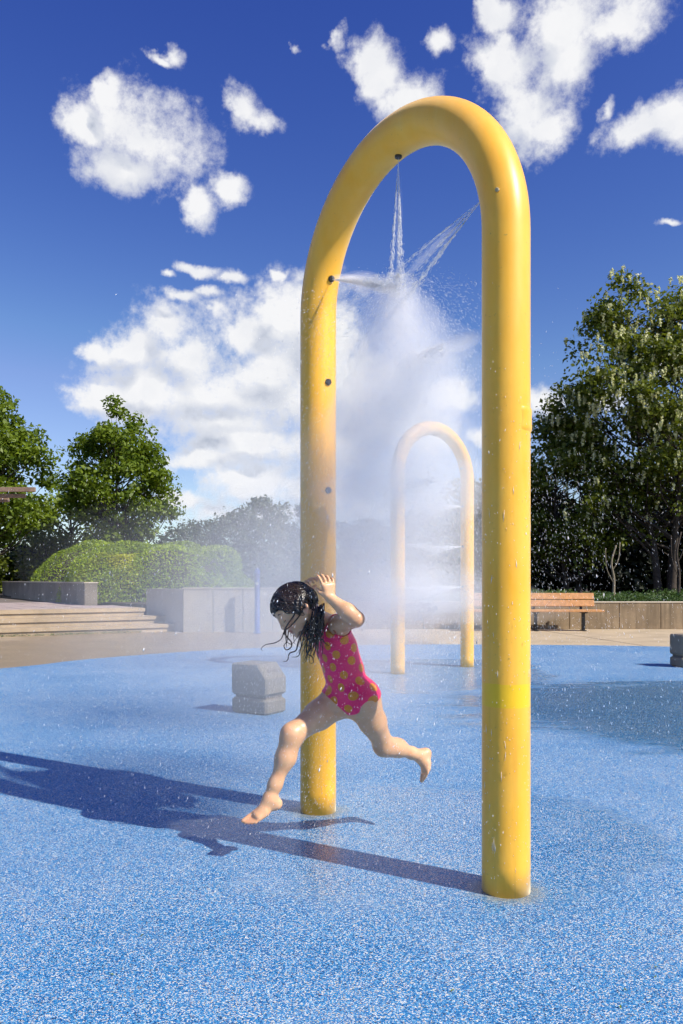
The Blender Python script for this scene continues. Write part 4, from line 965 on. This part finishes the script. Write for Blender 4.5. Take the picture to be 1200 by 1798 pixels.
jet('water jet from the chest high nozzle of the nearer post above the distant arch', (ri, 0, 1.5), (-1, 0, -.03), .6, .15, 1100, 0, f1_, .06, .0006, .2, 24, False, .26)
jet('low water jet from the bottom nozzle of the nearer post', (ri, 0, 1.0), (-1, 0, .0), .6, .15, 1000, 0, f1_, .06, .0006, .2, 24, False, .26)
for z, lab in ((2.0, 'upper'), (1.5, 'middle'), (1.0, 'lower')):
    for s, sl_ in ((-1, 'left'), (1, 'right')):
        jet('%s water jet from the %s post of the small distant arch' % (lab, sl_), (s*ri, 0, z), (-s, 0, 0), .58, .13, 2600, 0, f2_, .05, .0030, .2, 9)
# loose drops falling through and around the arch, blown a little to the left
def cloud_of_drops(name, label, n, cen, sig, zr, wind, ln, r, fan=.25):
    C = np.stack([rng.normal(cen[0], sig[0], n), rng.normal(cen[1], sig[1], n), rng.uniform(zr[0], zr[1], n)], 1)
    C[:, 0] += -(zr[1]-C[:, 2])*wind*.35*rng.random(n)
    k = (C[:, 1] > 2.35) & (C[:, 2] > .01); C = C[k]; n = len(C)
    Dd = np.zeros((n, 3)); Dd[:, 2] = -1; Dd[:, 0] = (C[:, 0]-cen[0])*fan-wind*.3+rng.normal(size=n)*.18; Dd[:, 1] = (C[:, 1]-cen[1])*fan*.6+rng.normal(size=n)*.18
    sz = np.minimum(rng.lognormal(-.12, .5, n), 1.9); V, F = drops(C, Dd, ln*sz*rng.uniform(.5, 1.5, n), r*sz**.7)
    c0 = C.mean(0); tag(link(name, mesh(name, V-c0, F), wm, None, c0), label, 'water drops', kind='stuff')
cloud_of_drops('falling_drops', 'fine drops of water falling through the near arch and round the child', 17000, (.14, 3.5), (.30, .40), (.02, 2.1), .5, .0028, .00052)
cloud_of_drops('drifting_drops', 'scattered drops drifting over the pad to the left of the arch', 8000, (-.35, 3.9), (.6, .7), (.02, 1.5), .6, .0032, .00062, .1)
cloud_of_drops('flung_drops', 'drops flung out to the right past the near post against the dark trees', 5000, (.95, 3.9), (.36, .6), (.05, 1.7), -.5, .0040, .00042, .25)
def burst(n):
    d = rng.normal(size=(n, 3)); d[:, 2] = -abs(d[:, 2])*1.1-.15; d /= np.linalg.norm(d, axis=1)[:, None]; r_ = rng.random(n)**.9*.46; o = A1p(0, 0, 2.345)
    C = o+d*r_[:, None]; C[:, 2] -= r_**2*.5; V, F = drops(C, d+np.array([0, 0, -.5])*r_[:, None]*2, rng.uniform(.002, .008, n), rng.uniform(.0003, .0007, n))
    tag(link('burst_drops', mesh('burst_drops', V-o, F), wm, None, o), 'bright drops bursting from the point where the upper jets meet', 'water drops', kind='stuff')
burst(6500)
cloud_of_drops('spray_drops', 'larger bright drops splashing round the posts and on the pad', 700, (.45, 3.2), (.5, .5), (.01, 1.3), .2, .0035, .0015, .3)
cloud_of_drops('distant_drops', 'drops falling round the small distant arch', 6000, (1.1, 9.8), (.75, .8), (.02, 2.3), .4, .010, .0016, .2)

for (cx_, cy_), lab in ((PR, 'beads and runs of water on the nearer post of the near arch'), (PL, 'beads and runs of water on the farther post of the near arch')):
    n = 260; a_ = rng.uniform(-2.9, -.3, n); z_ = rng.beta(1.1, 1.6, n)*1.9+.05; rr_ = D/2+.0003
    C = np.stack([cx_+rr_*np.cos(a_), cy_+rr_*np.sin(a_), z_], 1); k_ = rng.random(n)
    V, F = drops(C, np.array([[0, 0, -1.]])+rng.normal(size=(n, 3))*.06*np.array([1, 1, 0]), np.where(k_ > .93, rng.uniform(.008, .03, n), rng.uniform(.0012, .004, n)), rng.uniform(.0005, .0012, n))
    c0 = np.array([cx_, cy_, .9]); tag(link('water_beads', mesh('water_beads', V-c0, F), wm, None, c0), lab, 'water drops', kind='stuff')
# mist: overlapping uneven puffs of even density, each a closed volume
def puff(label, c, r, dens, name='mist', rz=0.0, seed=0, lump=.14, tilt=0.0, shells=((1.12, .22), (.92, .30), (.72, .36), (.50, .42))):
    for i, (k, q) in enumerate(shells): one_puff(label, c, [x*k for x in r], dens*q, name, rz, seed+i*7, lump, tilt)
def one_puff(label, c, r, dens, name, rz, seed, lump, tilt=0.0):
    m = bpy.data.materials.new('mist_air'); m.use_nodes = True; t = NT(m.node_tree); t.n.remove(t.n['Principled BSDF'])
    v = t.node('ShaderNodeVolumeScatter'); v.inputs['Color'].default_value = (1, .988, .965, 1); v.inputs['Density'].default_value = dens; v.inputs['Anisotropy'].default_value = 0
    t.l.new(v.outputs[0], t.n['Material Output'].inputs['Volume'])
    g = np.random.default_rng(300+seed); k = g.normal(size=(7, 3))*2.2; ph = g.uniform(0, 6.28, 7); V = []; F = []; a, b = 36, 22
    ca, sa = math.cos(rz), math.sin(rz)
    for i in range(b+1):
        th = math.pi*i/b
        for q in range(a):
            p_ = 2*math.pi*q/a; d = np.array([math.sin(th)*math.cos(p_), math.sin(th)*math.sin(p_), math.cos(th)])
            w_ = 1+lump*np.sin(k@d+ph).sum()/2.2; x = d*w_*np.array(r); x = np.array([x[0]*math.cos(tilt)-x[2]*math.sin(tilt), x[1], x[0]*math.sin(tilt)+x[2]*math.cos(tilt)]); x = np.array([x[0]*ca-x[1]*sa, x[0]*sa+x[1]*ca, x[2]])
            x[2] = max(x[2], .012-c[2]); V.append(x)
    for i in range(b):
        for q in range(a): F.append((i*a+q, (i+1)*a+q, (i+1)*a+(q+1) % a, i*a+(q+1) % a))
    o = link(name, mesh(name, V, F, True), m, None, c); tag(o, label, 'mist', kind='stuff'); return o
def near_puff(lab, x, y, z, r, d, sd_, tilt=0.0): puff(lab, A1p(x, y, z), r, d, 'spray_mist', ang1, sd_, .14 if max(r) > .25 and min(r) > .08 else .06, tilt)
LN = 'dense white mist of spray filling the near arch'
for i, (x, y, z, r, d, tl_) in enumerate((
    (0, 0, 2.22, (.09, .09, .13), 5.5, 0), (0, 0, 2.09, (.20, .18, .20), 2.8, 0), (0, .02, 1.92, (.32, .26, .26), 1.7, 0), (.02, 0, 1.72, (.42, .30, .36), 1.25, 0), (-.06, -.02, 1.50, (.48, .30, .50), 1.25, 0),
    (-.10, 0, 1.20, (.54, .34, .60), .80, 0), (.37, 0, 1.975, (.12, .05, .026), 7.0, .10), (.24, 0, 1.95, (.20, .08, .06), 3.0, .14), (-.36, 0, 2.435, (.12, .028, .018), 16.0, -.30), (-.24, 0, 2.38, (.17, .05, .045), 6.5, -.35), (.10, 0, 1.86, (.32, .14, .11), 2.4, .2),
    (.20, 0, 2.375, (.26, .02, .018), 6.0, .33), (0, 0, 2.55, (.02, .014, .22), 5.0, 0),
    (.05, .05, 1.50, (.50, .24, .09), 1.5, 0), (.05, .08, 1.0, (.52, .30, .10), 1.2, 0))): near_puff(LN, x, y, z, r, d, i, tl_)
puff('soft mist behind the child below the near arch', (-.10, 4.15, 1.0), (.75, .45, .75), .34, 'spray_mist', 0, 20)
puff('soft low mist on the pad behind the child', (-.30, 4.6, .55), (1.1, .7, .55), .15, 'spray_mist', 0, 21)
for i, (c, r, d) in enumerate((((1.10, 9.9, 2.0), (.62, .5, .30), .85), ((1.0, 9.9, 1.5), (.70, .7, .65), .40), ((.85, 9.7, .98), (.95, .9, .32), .55), ((0, 10.4, 1.2), (1.9, 1.3, 1.1), .17))):
    puff('white mist of spray round the small distant arch', c, r, d, 'distant_mist', 0, 40+i)
for i, (c, r, d) in enumerate((((-.75, 6.5, .85), (1.75, 1.1, 1.0), .105), ((-1.3, 7.2, .5), (1.9, 1.2, .65), .06), ((-.25, 5.7, 1.3), (1.0, .7, .95), .20))):
    puff('thin mist drifting left over the pad behind the child', c, r, d, 'drifting_mist', 0, 60+i)

# ------------------------------------------------------------------ bits lying on the pad
rl = random.Random(4)
for i, (px, py, lab) in enumerate(((228, 1530, 'tiny green leaf on the pad below the arch shadow'), (250, 1643, 'pale green leaf lying alone on the near left of the pad'), (115, 1612, 'yellowish leaf on the near left of the pad'), (1152, 1699, 'topmost green leaf of the cluster near the right corner'), (1151, 1716, 'dark green leaf just under the topmost one near the right corner'), (1098, 1739, 'small yellow green leaf left of the cluster in the right corner'), (1090, 1769, 'green leaf lowest in the right corner of the pad'), (1141, 1760, 'dull leaf between the others in the right corner of the pad'), (795, 1740, 'small brown leaf alone on the near pad below the near post'), (197, 1712, 'dark crumb of leaf in the near left corner of the pad'))):
    g = G(px, py, .006); s = rl.uniform(.0055, .008); mb = MB()
    mb.add([(-s, 0, .001), (-.2*s, .42*s, .003), (s, 0, .0045), (-.2*s, -.42*s, .003), (.1*s, 0, .0012)], [(0, 4, 1), (1, 4, 2), (2, 4, 3), (3, 4, 0)])
    o = mb.build('fallen_leaf', M['fallen'], None, True, g, rl.uniform(0, 6)); a = o.data.attributes.new('tint', 'FLOAT', 'FACE'); a.data.foreach_set('value', np.full(4, rl.uniform(0, 1), np.float32))
    tag(o, lab, 'leaf', 'leaves fallen on the pad')
